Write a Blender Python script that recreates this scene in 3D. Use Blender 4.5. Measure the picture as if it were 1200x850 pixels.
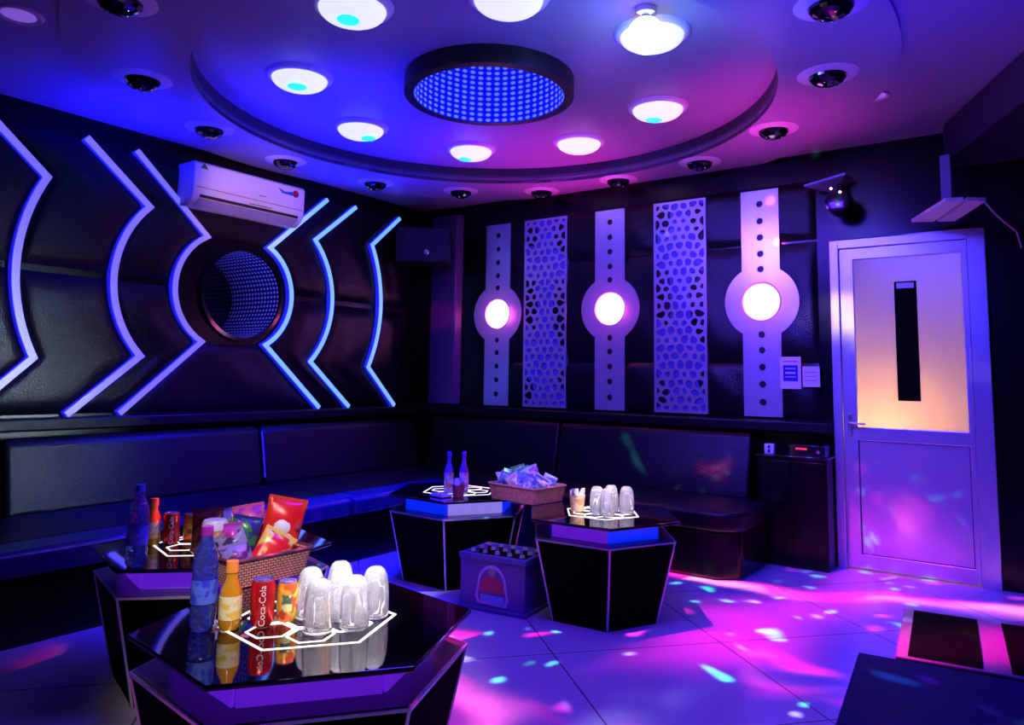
import bpy, bmesh, math, random
from mathutils import Vector, Matrix
for o in list(bpy.data.objects): bpy.data.objects.remove(o)
random.seed(7)
PI = math.pi
S = bpy.context.scene
COL = S.collection
R = math.radians

# ------------------------------------------------------------------ camera
cam = bpy.data.cameras.new('camera'); camo = bpy.data.objects.new('camera', cam); COL.objects.link(camo)
cam.sensor_width = 36; cam.lens = 876.59/1200*36; cam.shift_y = -(425-353.14)/1200; cam.clip_start = .05
yaw, pitch, roll = R(35.43639), R(5.84172), R(0.86090)
Fv = Vector((-math.sin(yaw)*math.cos(pitch), math.cos(yaw)*math.cos(pitch), math.sin(pitch)))
r0 = Vector((math.cos(yaw), math.sin(yaw), 0)); u0 = r0.cross(Fv)
Rv = r0*math.cos(roll)+u0*math.sin(roll); Uv = -r0*math.sin(roll)+u0*math.cos(roll)
m = Matrix((Rv, Uv, -Fv)).transposed().to_4x4(); m.translation = Vector((0, 0, 1.2)); camo.matrix_world = m
S.camera = camo
# ------------------------------------------------------------------ view, world
S.view_settings.view_transform = 'Standard'; S.view_settings.look = 'None'
S.view_settings.gamma = 1; S.view_settings.use_curve_mapping = False
S.view_settings.exposure = 0.0
w = bpy.data.worlds.new('world'); S.world = w; w.use_nodes = True
w.node_tree.nodes['Background'].inputs[0].default_value = (.0, .0, .02, 1)
w.node_tree.nodes['Background'].inputs[1].default_value = 1

# ------------------------------------------------------------------ room lights
XW, YW, ZC, ZR = -4.88, 5.38, 2.80, 2.90
CX, CY = -2.65, 3.44
BLUE = (.002, .004, 1); MAG = (1, .02, .62); WHT = (1, .93, .95)
def lamp(name, kind, loc, power, color, target=None, size=.1, angle=60, blend=.5, sizey=None, spec=1.0):
    l = bpy.data.lights.new(name, kind); l.energy = power; l.color = color
    if kind == 'AREA':
        l.size = size
        if sizey: l.shape = 'RECTANGLE'; l.size_y = sizey
    else: l.shadow_soft_size = size
    if kind == 'SPOT': l.spot_size = R(angle); l.spot_blend = blend
    l.specular_factor = spec
    o = bpy.data.objects.new(name, l); COL.objects.link(o); o.location = loc
    if target is not None:
        o.rotation_euler = (Vector(target)-Vector(loc)).to_track_quat('-Z', 'Y').to_euler()
    return o
# blue washes thrown upwards on the ceiling from the left side and down on floor and door
lamp('blue_wash_left', 'SPOT', (-4.5, 2.3, 2.15), 70, BLUE, (-4.5, 2.3, 2.9), .1, 140, 1)
lamp('blue_wash_corner', 'SPOT', (-4.4, 3.9, 2.0), 75, BLUE, (-4.2, 4.0, 2.9), .15, 110, 1)
lamp('blue_wash_near', 'SPOT', (-3.5, 3.1, 1.7), 230, BLUE, (-3.6, 3.3, 2.9), .15, 110, 1)
lamp('blue_wash_right', 'SPOT', (-.3, 2.9, 1.5), 75, BLUE, (-.4, 3.2, 2.9), .15, 90, 1)
lamp('blue_wash_middle', 'SPOT', (-1.6, 2.6, 1.4), 60, BLUE, (-1.6, 2.6, 2.9), .15, 110, 1)
lamp('magenta_wash_back', 'SPOT', (-2.9, 4.9, 1.6), 75, MAG, (-3.0, 4.7, 2.9), .1, 85, 1)
lamp('magenta_wash_right', 'SPOT', (-1.4, 4.4, 1.75), 42, MAG, (-1.4, 4.5, 2.9), .1, 85, 1)
lamp('violet_flood', 'AREA', (-1.6, 2.6, 2.7), 80, (.10, .012, 1), (-1.5, 3.6, 0), .8)
lamp('blue_flood_seat', 'SPOT', (-3.2, 3.3, 2.6), 1600, BLUE, (-4.0, 3.3, .4), .2, 75, .9)
lamp('blue_flood_door', 'SPOT', (-1.3, 2.6, 2.5), 330, (.03, .035, 1), (-.7, 5.3, .8), .2, 55, .8)
lamp('blue_flood_right_floor', 'SPOT', (-.5, 3.0, 2.6), 300, (.008, .012, 1), (-.6, 4.4, 0), .2, 70, .9)
lamp('blue_flood_panels', 'SPOT', (-2.3, 2.6, 2.6), 330, (.10, .05, 1), (-2.6, 5.38, 1.45), .1, 75, .8)
q_ = lamp('sheen_fill', 'AREA', (.6, 4.2, 1.30), 4, (.62, .8, 1), (-4.8, 1.5, .95), .4, sizey=.8); q_.data.spread = R(20)  # unseen area lamp added and narrowed to give the left padding its sheen
lamp('key_table', 'SPOT', (-.6, .3, 2.3), 260, (1, .84, .86), (-1.95, 1.6, .6), .08, 26, .9)
lamp('key_table_far', 'SPOT', (-1.6, 1.6, 2.6), 90, (1, .84, .92), (-2.25, 3.6, .55), .08, 24, .9)
lamp('key_glasses', 'SPOT', (-1.2, 1.3, 2.6), 2000, (1, .92, 1), (-1.66, 1.52, .6), .04, 9, .6)
lamp('key_far_glasses', 'SPOT', (-1.2, 2.6, 2.6), 1100, (1, .92, 1), (-1.88, 3.55, .6), .04, 9, .6)
lamp('pink_on_cooler', 'SPOT', (-2.6, 2.4, 2.0), 110, (1, .50, .72), (-4.7, 3.3, 2.5), .05, 26, .8)
lamp('pink_pillar', 'SPOT', (-3.3, 4.2, 1.75), 40, (1, .01, .75), (-4.58, 5.3, 1.77), .02, 11, .8)

# a rotating-disco lamp: its light carries a pattern of coloured dots and streaks
def gobo(name, loc, target, power, ang, scale, seed, cols, thr=.18, stretch=(1, 1)):
    o = lamp(name, 'SPOT', loc, power, (1, 1, 1), target, .01, ang, .3)
    l = o.data; l.use_nodes = True; nt = l.node_tree; N = nt.nodes; L = nt.links
    em = next(n for n in N if n.type == 'EMISSION')
    tc = N.new('ShaderNodeTexCoord'); sp = N.new('ShaderNodeSeparateXYZ'); L.new(tc.outputs['Normal'], sp.inputs[0])
    dx = N.new('ShaderNodeMath'); dx.operation = 'DIVIDE'; L.new(sp.outputs[0], dx.inputs[0]); L.new(sp.outputs[2], dx.inputs[1])
    dy = N.new('ShaderNodeMath'); dy.operation = 'DIVIDE'; L.new(sp.outputs[1], dy.inputs[0]); L.new(sp.outputs[2], dy.inputs[1])
    cb = N.new('ShaderNodeCombineXYZ'); L.new(dx.outputs[0], cb.inputs[0]); L.new(dy.outputs[0], cb.inputs[1]); cb.inputs[2].default_value = seed
    mp = N.new('ShaderNodeMapping'); mp.inputs['Scale'].default_value = (scale*stretch[0], scale*stretch[1], 1); L.new(cb.outputs[0], mp.inputs[0])
    ns = N.new('ShaderNodeTexNoise'); ns.inputs['Scale'].default_value = .35; L.new(mp.outputs[0], ns.inputs[0])
    ad = N.new('ShaderNodeVectorMath'); ad.operation = 'MULTIPLY_ADD'; L.new(ns.outputs['Color'], ad.inputs[0]); ad.inputs[1].default_value = (3, 3, 0); L.new(mp.outputs[0], ad.inputs[2])
    vo = N.new('ShaderNodeTexVoronoi'); vo.inputs['Scale'].default_value = 1; L.new(ad.outputs[0], vo.inputs[0])
    mr = N.new('ShaderNodeMapRange'); mr.interpolation_type = 'SMOOTHSTEP'; mr.inputs[1].default_value = thr*1.6; mr.inputs[2].default_value = thr*.3; L.new(vo.outputs['Distance'], mr.inputs[0])
    sc = N.new('ShaderNodeSeparateColor'); L.new(vo.outputs['Color'], sc.inputs[0])
    cr = N.new('ShaderNodeValToRGB'); cr.color_ramp.interpolation = 'CONSTANT'
    e = cr.color_ramp.elements; e[0].color = (*cols[0], 1); e[1].color = (*cols[1], 1); e[1].position = 1/len(cols)
    for i, c in enumerate(cols[2:]): q = e.new((i+2)/len(cols)); q.color = (*c, 1)
    L.new(sc.outputs[0], cr.inputs[0])
    mx = N.new('ShaderNodeMix'); mx.data_type = 'RGBA'; L.new(mr.outputs[0], mx.inputs[0]); mx.inputs[6].default_value = (0, 0, 0, 1); L.new(cr.outputs[0], mx.inputs[7])
    L.new(mx.outputs[2], em.inputs[0]); em.inputs[1].default_value = 1
    return o
PK = (1, .02, .35); PK2 = (1, .05, .6); CY_ = (.1, .9, .8); GR = (.05, 1, .35); WH = (.45, .42, 1); BK = (0, 0, 0)
# broken arcs of light, like the sweep of a crystal ball
def arcs(name, loc, target, power, ang, k, centre, width, brk, col, col2, seed):
    o = lamp(name, 'SPOT', loc, power, (1, 1, 1), target, .01, ang, .3)
    l = o.data; l.use_nodes = True; nt = l.node_tree; N = nt.nodes; L = nt.links
    em = next(n for n in N if n.type == 'EMISSION')
    def mth(op, a, b_=None):
        n = N.new('ShaderNodeMath'); n.operation = op
        for i, q in enumerate((a, b_)):
            if q is None: continue
            if isinstance(q, (int, float)): n.inputs[i].default_value = q
            else: L.new(q, n.inputs[i])
        return n.outputs[0]
    tc = N.new('ShaderNodeTexCoord'); sp = N.new('ShaderNodeSeparateXYZ'); L.new(tc.outputs['Normal'], sp.inputs[0])
    x = mth('SUBTRACT', mth('DIVIDE', sp.outputs[0], sp.outputs[2]), centre[0]); y = mth('SUBTRACT', mth('DIVIDE', sp.outputs[1], sp.outputs[2]), centre[1])
    cb = N.new('ShaderNodeCombineXYZ'); L.new(x, cb.inputs[0]); L.new(y, cb.inputs[1]); cb.inputs[2].default_value = seed
    ns = N.new('ShaderNodeTexNoise'); ns.inputs['Scale'].default_value = 2.2; L.new(cb.outputs[0], ns.inputs[0])
    rr = mth('ADD', mth('SQRT', mth('ADD', mth('MULTIPLY', x, x), mth('MULTIPLY', y, y))), mth('MULTIPLY', ns.outputs[0], .5))
    th = mth('ARCTAN2', y, x)
    ring = mth('POWER', mth('MAXIMUM', mth('SINE', mth('MULTIPLY', rr, k)), 0), width)
    c2 = N.new('ShaderNodeCombineXYZ'); L.new(mth('MULTIPLY', rr, k/6.283), c2.inputs[0]); L.new(mth('MULTIPLY', th, brk), c2.inputs[1]); c2.inputs[2].default_value = seed
    n2 = N.new('ShaderNodeTexNoise'); n2.inputs['Scale'].default_value = 1; n2.inputs['Detail'].default_value = 3; L.new(c2.outputs[0], n2.inputs[0])
    mr = N.new('ShaderNodeMapRange'); mr.interpolation_type = 'SMOOTHSTEP'; mr.inputs[1].default_value = .47; mr.inputs[2].default_value = .60; L.new(n2.outputs[0], mr.inputs[0])
    n3 = N.new('ShaderNodeTexNoise'); n3.inputs['Scale'].default_value = 1.7; L.new(c2.outputs[0], n3.inputs[0])
    m3 = N.new('ShaderNodeMapRange'); m3.inputs[1].default_value = .48; m3.inputs[2].default_value = .66; L.new(n3.outputs[0], m3.inputs[0])
    mx = N.new('ShaderNodeMix'); mx.data_type = 'RGBA'; L.new(m3.outputs[0], mx.inputs[0]); mx.inputs[6].default_value = (*col, 1); mx.inputs[7].default_value = (*col2, 1)
    L.new(mx.outputs[2], em.inputs[0]); L.new(mth('MULTIPLY', ring, mr.outputs[0]), em.inputs[1])
arcs('disco_lamp_arcs', (-2.2, 3.2, 2.72), (-1.35, 3.0, 0), 4200, 100, 17, (1.5, .3), 5, 2.6, (1, .008, .20), (1, .25, .45), 3.3)
arcs('disco_lamp_arcs_wide', (-2.0, 3.0, 2.72), (-1.25, 3.0, 0), 1100, 100, 8, (.9, 1.4), 3, 1.5, (1, .01, .45), (.6, .02, 1), 7.7)
arcs('disco_lamp_trails', (-1.9, 3.4, 2.72), (-1.2, 3.0, 0), 1300, 95, 9, (-1.2, 1.6), 9, 3.2, (.40, .38, .8), (.7, .6, .8), 1.2)
arcs('disco_lamp_arcs_near', (-1.2, 2.9, 2.72), (-1.35, 2.3, 0), 2100, 80, 14, (.2, 1.6), 5, 2.2, (1, .01, .25), (1, .15, .5), 11.3)
gobo('disco_lamp_dots', (-1.7, 3.2, 2.72), (-1.3, 3.1, 0), 1500, 100, 17, 9.3, [BK, CY_, BK, WH, BK, GR, BK, CY_, BK], .20)
gobo('disco_lamp_dots_pink', (-1.5, 3.0, 2.72), (-1.3, 3.1, 0), 1300, 100, 12, 4.3, [BK, PK2, BK, BK, PK, BK], .20)
gobo('disco_lamp_wall', (-2.3, 2.8, 2.4), (-1.4, 5.38, 1.2), 620, 85, 9, 2.2, [BK, PK2, BK, WH, BK, CY_, BK, BK, BK], .14)
arcs('disco_lamp_door', (-1.6, 3.2, 2.5), (-.7, 5.38, .6), 600, 50, 12, (.9, .9), 4, 2.4, (.5, .35, 1), (1, .35, .6), 5.1)

# ------------------------------------------------------------------ materials
def mat(name, color=(.5, .5, .5), rough=.5, metal=0, emit=None, es=1, coat=0, trans=0, ior=1.45, bump=None, spec=.5, alpha=1, noise=None):
    m = bpy.data.materials.new(name); m.use_nodes = True; nt = m.node_tree; b = nt.nodes['Principled BSDF']
    b.inputs['Base Color'].default_value = (*color, 1); b.inputs['Roughness'].default_value = rough; b.inputs['Metallic'].default_value = metal
    b.inputs['Coat Weight'].default_value = coat; b.inputs['Coat Roughness'].default_value = .05
    b.inputs['Transmission Weight'].default_value = trans; b.inputs['IOR'].default_value = ior; b.inputs['Specular IOR Level'].default_value = spec
    b.inputs['Alpha'].default_value = alpha
    if emit: b.inputs['Emission Color'].default_value = (*emit, 1); b.inputs['Emission Strength'].default_value = es
    tc = nt.nodes.new('ShaderNodeTexCoord')
    if bump:
        kind, sc, st = bump
        t = nt.nodes.new('ShaderNodeTexVoronoi' if kind == 'v' else 'ShaderNodeTexNoise'); t.inputs['Scale'].default_value = sc
        nt.links.new(tc.outputs['Object'], t.inputs['Vector'])
        bp = nt.nodes.new('ShaderNodeBump'); bp.inputs['Strength'].default_value = st; bp.inputs['Distance'].default_value = .004
        nt.links.new(t.outputs[0], bp.inputs['Height']); nt.links.new(bp.outputs[0], b.inputs['Normal'])
    # slight procedural variation of the colour
    n = nt.nodes.new('ShaderNodeTexNoise'); n.inputs['Scale'].default_value = noise[1] if noise else 6
    nt.links.new(tc.outputs['Object'], n.inputs['Vector'])
    mx = nt.nodes.new('ShaderNodeMix'); mx.data_type = 'RGBA'
    c2 = noise[0] if noise else tuple(c*.85 for c in color)
    mx.inputs[6].default_value = (*color, 1); mx.inputs[7].default_value = (*c2, 1)
    if noise:
        rp = nt.nodes.new('ShaderNodeMapRange'); rp.inputs[1].default_value = .47; rp.inputs[2].default_value = .53
        nt.links.new(n.outputs[0], rp.inputs[0]); nt.links.new(rp.outputs[0], mx.inputs[0])
    else: nt.links.new(n.outputs[0], mx.inputs[0])
    nt.links.new(mx.outputs[2], b.inputs['Base Color'])
    return m
M = {}
M['leather'] = mat('black_leather', (.003, .003, .005), .36, coat=.0, spec=.35, bump=('v', 160, .35))
M['leather_wall'] = mat('padded_black_leather', (.004, .0035, .006), .28, spec=.42, bump=('v', 130, .35))
M['lacquer'] = mat('black_lacquer', (.0015, .0015, .0025), .25, spec=.35)
M['glass_black'] = mat('black_glass', (.002, .002, .004), .03, coat=.6, spec=.8)
M['trim'] = mat('aluminium_edge', (.75, .7, .85), .3, .6)
M['alu'] = mat('aluminium', (.62, .64, .75), .32, .75, bump=('n', 40, .05))
M['alu_dark'] = mat('dark_gap', (.02, .02, .03), .6)
M['brushed'] = mat('brushed_steel', (.72, .70, .80), .3, .75, bump=('n', 60, .05))
M['ceil'] = mat('ceiling_paint', (.36, .34, .46), .38, spec=.4)
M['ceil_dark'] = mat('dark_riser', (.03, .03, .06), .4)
M['black'] = mat('black_plastic', (.012, .012, .016), .4)
M['black_gloss'] = mat('glossy_black_plastic', (.008, .008, .01), .12, coat=.5)
M['white_plastic'] = mat('white_plastic', (.8, .78, .82), .35)
M['dome'] = mat('dome_diffuser', (.8, .8, .85), .3, emit=(.84, .88, 1), es=.92)
M['dome_c'] = mat('cyan_led_lens', (.1, .7, .8), .3, emit=(.02, .80, .86), es=1.3)
M['ring_chrome'] = mat('chrome_ring', (.7, .7, .8), .18, .8)
M['ball'] = mat('dark_crystal_ball', (.006, .006, .006), .05, .3, coat=1)
M['glint_w'] = mat('white_glint', (1, 1, 1), .3, emit=(1, .95, .9), es=4)
M['led_line'] = mat('lit_line', (.9, .9, .8), .4, emit=(1, .97, .82), es=1.35)
M['strip_white'] = mat('led_strip_pale', (.75, .75, .9), .4, emit=(.20, .17, .9), es=.75)
M['strip_cyan'] = mat('led_strip_bright', (.7, .8, 1), .4, emit=(.10, .30, 1), es=1.6)
M['strip_side'] = mat('strip_housing', (.35, .35, .75), .4, emit=(.01, .01, .8), es=.9)
M['watch_core'] = mat('watch_lamp', (1, 1, 1), .3, emit=(1, .80, .90), es=2.6)
M['watch_rim'] = mat('watch_lamp_rim', (1, .7, .8), .3, emit=(1, .35, .62), es=1.6)
M['wicker'] = None
M['glassware'] = mat('pressed_glass', (.97, .97, 1), .03, trans=.86, ior=1.45, spec=1)
M['tile'] = None

def nodes(name):
    m = bpy.data.materials.new(name); m.use_nodes = True; return m, m.node_tree, m.node_tree.nodes['Principled BSDF']
# floor tiles
mm, nt, b = nodes('polished_floor_tiles'); N = nt.nodes; L = nt.links
tc = N.new('ShaderNodeTexCoord'); mp = N.new('ShaderNodeMapping'); mp.inputs['Rotation'].default_value = (0, 0, R(42)); mp.inputs['Location'].default_value = (.09, .66, 0)
L.new(tc.outputs['Object'], mp.inputs[0]); br = N.new('ShaderNodeTexBrick'); L.new(mp.outputs[0], br.inputs[0])
br.offset = 0; br.inputs['Scale'].default_value = 1; br.inputs['Brick Width'].default_value = .8; br.inputs['Row Height'].default_value = .8
br.inputs['Mortar Size'].default_value = .004; br.inputs['Color1'].default_value = (.42, .38, .46, 1); br.inputs['Color2'].default_value = (.39, .36, .44, 1); br.inputs['Mortar'].default_value = (.12, .1, .14, 1)
L.new(br.outputs[0], b.inputs['Base Color']); b.inputs['Roughness'].default_value = .22; b.inputs['Specular IOR Level'].default_value = .5
M['tile'] = mm
# wicker
mm, nt, b = nodes('woven_wicker'); N = nt.nodes; L = nt.links
tc = N.new('ShaderNodeTexCoord'); ck = N.new('ShaderNodeTexBrick'); ck.inputs['Scale'].default_value = 1; ck.inputs['Brick Width'].default_value = .016; ck.inputs['Row Height'].default_value = .009; ck.inputs['Mortar Size'].default_value = .0016
ck.inputs['Color1'].default_value = (.85, .42, .30, 1); ck.inputs['Color2'].default_value = (.72, .34, .25, 1); ck.inputs['Mortar'].default_value = (.12, .04, .04, 1)
L.new(tc.outputs['UV'], ck.inputs[0]); L.new(ck.outputs[0], b.inputs['Base Color']); b.inputs['Roughness'].default_value = .6
bp = N.new('ShaderNodeBump'); bp.inputs['Distance'].default_value = .003; bp.inputs['Strength'].default_value = .7; L.new(ck.outputs['Fac'], bp.inputs['Height']); bp.invert = True; L.new(bp.outputs[0], b.inputs['Normal'])
M['wicker'] = mm
# tunnel wall with rows of LED dots: UV = (turns around, metres along the depth)
def tunnel_mat(name, ncol, pitch, glow, dot, es):
    mm, nt, b = nodes(name); N = nt.nodes; L = nt.links
    b.inputs['Base Color'].default_value = (.004, .004, .01, 1); b.inputs['Roughness'].default_value = .15
    tc = N.new('ShaderNodeTexCoord'); sp = N.new('ShaderNodeSeparateXYZ'); L.new(tc.outputs['UV'], sp.inputs[0])
    def cell(out, k):
        a = N.new('ShaderNodeMath'); a.operation = 'MULTIPLY'; L.new(out, a.inputs[0]); a.inputs[1].default_value = k
        f = N.new('ShaderNodeMath'); f.operation = 'FRACT'; L.new(a.outputs[0], f.inputs[0])
        s = N.new('ShaderNodeMath'); s.operation = 'SUBTRACT'; L.new(f.outputs[0], s.inputs[0]); s.inputs[1].default_value = .5
        return s.outputs[0]
    u = cell(sp.outputs[0], ncol); v = cell(sp.outputs[1], 1/pitch)
    c = N.new('ShaderNodeCombineXYZ'); L.new(u, c.inputs[0]); L.new(v, c.inputs[1])
    ln = N.new('ShaderNodeVectorMath'); ln.operation = 'LENGTH'; L.new(c.outputs[0], ln.inputs[0])
    mr = N.new('ShaderNodeMapRange'); mr.interpolation_type = 'SMOOTHSTEP'; mr.inputs[1].default_value = .40; mr.inputs[2].default_value = .18; L.new(ln.outputs['Value'], mr.inputs[0])
    fd = N.new('ShaderNodeMapRange'); fd.inputs[1].default_value = 0; fd.inputs[2].default_value = glow[3]; fd.inputs[3].default_value = 1; fd.inputs[4].default_value = .12; L.new(sp.outputs[1], fd.inputs[0])
    mx = N.new('ShaderNodeMix'); mx.data_type = 'RGBA'; L.new(mr.outputs[0], mx.inputs[0]); mx.inputs[6].default_value = (*glow[:3], 1); mx.inputs[7].default_value = (*dot, 1)
    st = N.new('ShaderNodeMath'); st.operation = 'MULTIPLY'; L.new(fd.outputs[0], st.inputs[0]); st.inputs[1].default_value = es
    L.new(mx.outputs[2], b.inputs['Emission Color']); L.new(st.outputs[0], b.inputs['Emission Strength'])
    return mm
M['tunnel_ceiling'] = tunnel_mat('led_tunnel_blue', 52, .034, (.0, .003, .55, 3.5), (.10, .13, 1), 1.5)
M['tunnel_wall'] = tunnel_mat('led_tunnel_dark', 60, .040, (.0, .0, .06, .75), (.07, .06, .9), .9)

# ------------------------------------------------------------------ mesh helpers
def tag(o, label=None, cat=None, group=None, kind=None):
    if label: o['label'] = label
    if cat: o['category'] = cat
    if group: o['group'] = group
    if kind: o['kind'] = kind
    return o
def empty(name, loc=(0, 0, 0), rz=0, label=None, cat=None, group=None, kind=None):
    o = bpy.data.objects.new(name, None); COL.objects.link(o); o.location = loc; o.rotation_euler = (0, 0, rz); o.empty_display_size = .1
    return tag(o, label, cat, group, kind)
class MB:
    def __init__(s): s.v = []; s.f = []; s.uv = None
    def add(s, v, f):
        n = len(s.v); s.v += [tuple(p) for p in v]; s.f += [tuple(i+n for i in q) for q in f]; return s
    def box(s, x0, x1, y0, y1, z0, z1):
        return s.add([(x, y, z) for z in (z0, z1) for y in (y0, y1) for x in (x0, x1)],
                     [(0, 2, 3, 1), (4, 5, 7, 6), (0, 1, 5, 4), (2, 6, 7, 3), (0, 4, 6, 2), (1, 3, 7, 5)])
    def lathe(s, prof, n=32, c=(0, 0, 0), cap=True, axis='z'):
        v = []; k = len(prof)
        for i in range(n):
            a = 2*PI*i/n
            for r, z in prof:
                p = (r*math.cos(a), r*math.sin(a), z)
                if axis == 'x': p = (z, r*math.cos(a), r*math.sin(a))
                if axis == 'y': p = (r*math.cos(a), z, r*math.sin(a))
                v.append((p[0]+c[0], p[1]+c[1], p[2]+c[2]))
        f = [(i*k+j, ((i+1) % n)*k+j, ((i+1) % n)*k+j+1, i*k+j+1) for i in range(n) for j in range(k-1)]
        if cap:
            if prof[0][0] > 1e-6: f.append(tuple(i*k for i in range(n))[::-1])
            if prof[-1][0] > 1e-6: f.append(tuple(i*k+k-1 for i in range(n)))
        return s.add(v, f)
    def tube(s, pts, r, n=10):
        pts = [Vector(p) for p in pts]; v = []
        up = Vector((0, 0, 1))
        for i, p in enumerate(pts):
            d = (pts[min(i+1, len(pts)-1)]-pts[max(i-1, 0)]).normalized()
            a = d.cross(up if abs(d.z) < .95 else Vector((1, 0, 0))).normalized(); b_ = d.cross(a)
            for k in range(n): t = 2*PI*k/n; v.append(p+a*r*math.cos(t)+b_*r*math.sin(t))
        f = [(i*n+k, i*n+(k+1) % n, (i+1)*n+(k+1) % n, (i+1)*n+k) for i in range(len(pts)-1) for k in range(n)]
        f += [tuple(range(n))[::-1], tuple((len(pts)-1)*n+k for k in range(n))]
        return s.add(v, f)
    def prism(s, poly, z0, z1, taper=1.0, c=(0, 0)):
        n = len(poly); v = [(x, y, z0) for x, y in poly]+[(c[0]+(x-c[0])*taper, c[1]+(y-c[1])*taper, z1) for x, y in poly]
        return s.add(v, [tuple(range(n))[::-1], tuple(range(n, 2*n))]+[(i, (i+1) % n, n+(i+1) % n, n+i) for i in range(n)])
    def build(s, name, m, parent=None, loc=(0, 0, 0), bevel=0, smooth=None, seg=2, recalc=True):
        me = bpy.data.meshes.new(name); me.from_pydata(s.v, [], s.f)
        if recalc:
            bm = bmesh.new(); bm.from_mesh(me); bmesh.ops.remove_doubles(bm, verts=bm.verts, dist=1e-5); bmesh.ops.recalc_face_normals(bm, faces=bm.faces); bm.to_mesh(me); bm.free()
        return mkobj(name, me, m, parent, loc, bevel, smooth, seg)
def mkobj(name, me, m, parent=None, loc=(0, 0, 0), bevel=0, smooth=None, seg=2):
    if m is not None: me.materials.append(m)
    o = bpy.data.objects.new(name, me); COL.objects.link(o); o.location = loc
    if parent is not None: o.parent = parent
    if smooth is not None:
        for p in me.polygons: p.use_smooth = True
        me.set_sharp_from_angle(angle=R(smooth))
    if bevel:
        bv = o.modifiers.new('bevel', 'BEVEL'); bv.width = bevel; bv.segments = seg; bv.limit_method = 'ANGLE'; bv.angle_limit = R(40)
        if smooth is None:
            for p in me.polygons: p.use_smooth = True
            me.set_sharp_from_angle(angle=R(50))
    return o
def copy_tree(o, parent=None):
    c = o.copy(); COL.objects.link(c); c.parent = parent
    for ch in [q for q in bpy.data.objects if q.parent == o]: copy_tree(ch, c)
    return c
# flat sheet with holes: loops in (u, v), thickness w, mapped into space
def sheet(name, loops, th, mp, m, parent=None, bevel=0, loc=(0, 0, 0), smooth=None):
    cu = bpy.data.curves.new(name, 'CURVE'); cu.dimensions = '2D'; cu.fill_mode = 'BOTH'; cu.extrude = th/2
    for lp in loops:
        sp = cu.splines.new('POLY'); sp.points.add(len(lp)-1)
        for i, (a, b_) in enumerate(lp): sp.points[i].co = (a, b_, 0, 1)
        sp.use_cyclic_u = True
    t = bpy.data.objects.new('tmp', cu); COL.objects.link(t)
    me = bpy.data.meshes.new_from_object(t.evaluated_get(bpy.context.evaluated_depsgraph_get()))
    bpy.data.objects.remove(t); bpy.data.curves.remove(cu); me.name = name
    for v in me.vertices: v.co = mp(v.co.x, v.co.y, v.co.z)
    bm = bmesh.new(); bm.from_mesh(me); bmesh.ops.remove_doubles(bm, verts=bm.verts, dist=1e-5); bmesh.ops.recalc_face_normals(bm, faces=bm.faces); bm.to_mesh(me); bm.free()
    return mkobj(name, me, m, parent, loc, bevel, smooth)
def textmesh(body, size):
    cu = bpy.data.curves.new('txt', 'FONT'); cu.body = body; cu.size = size; cu.align_x = 'CENTER'; cu.align_y = 'CENTER'
    t = bpy.data.objects.new('tmp', cu); COL.objects.link(t)
    me = bpy.data.meshes.new_from_object(t.evaluated_get(bpy.context.evaluated_depsgraph_get()))
    bpy.data.objects.remove(t); bpy.data.curves.remove(cu); return me
def circ(u, v, r, n=48): return [(u+r*math.cos(2*PI*i/n), v+r*math.sin(2*PI*i/n)) for i in range(n)]
def rect(a, b_, c, d): return [(a, c), (b_, c), (b_, d), (a, d)]
def onback(y):   # sheet mapping on the back wall: u = x, v = z, w outward (towards -y)
    return lambda u, v, w_: (u, y-w_, v)
def onleft(x):
    return lambda u, v, w_: (x+w_, u, v)
def flat(z, c=(0, 0), a=0):
    ca, sa = math.cos(a), math.sin(a)
    return lambda u, v, w_: (c[0]+u*ca-v*sa, c[1]+u*sa+v*ca, z+w_)

# ------------------------------------------------------------------ room shell
X1, Y0 = .72, -1.7
MB().box(XW-.1, X1+.1, Y0-.1, YW+.1, -.08, 0).build('floor', M['tile'])['kind'] = 'structure'
c_ = sheet('ceiling', [rect(XW-.1, X1+.1, Y0-.1, YW+.1), circ(CX, CY, 1.64, 96)], .04, flat(ZC+.02), M['ceil']); c_['kind'] = 'structure'
# recess above the round opening
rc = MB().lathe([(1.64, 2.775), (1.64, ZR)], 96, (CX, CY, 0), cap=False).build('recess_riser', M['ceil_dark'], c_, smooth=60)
sheet('recess_top', [circ(CX, CY, 1.72, 96), circ(-2.53, 3.30, .445, 64)], .03, flat(ZR+.015), M['ceil'], c_)
ring = []
for i in range(160):
    a = 2*PI*i/160; x = CX+2.2*math.cos(a); y = CY+2.2*math.sin(a); ring.append((max(x, XW+.003), min(y, YW-.003)))
tr = sheet('trim_1', [ring, circ(CX, CY, 1.64, 96)], .025, flat(ZC-.0125), M['ceil']); tr['kind'] = 'structure'
# dropped bulkhead in the far right corner of the ceiling
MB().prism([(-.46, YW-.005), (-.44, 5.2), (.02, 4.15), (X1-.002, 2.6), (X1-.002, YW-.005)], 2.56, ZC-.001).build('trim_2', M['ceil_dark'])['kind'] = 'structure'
wl = sheet('wall_left', [rect(Y0, YW+.1, 0, ZC), circ(3.37, 1.79, .34, 64)], .1, onleft(XW-.05), M['lacquer']); wl['kind'] = 'structure'
DX0, DX1, DZ = -1.163, -.262, 2.16
wb = sheet('wall_back', [[(XW-.1, 0), (DX0+.01, 0), (DX0+.01, DZ-.01), (DX1-.01, DZ-.01), (DX1-.01, 0), (X1+.1, 0), (X1+.1, ZC), (XW-.1, ZC)]], .1, onback(YW+.05), M['lacquer']); wb['kind'] = 'structure'
MB().box(X1, X1+.1, Y0, YW, 0, ZC).build('wall_right', M['lacquer'])['kind'] = 'structure'
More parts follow.
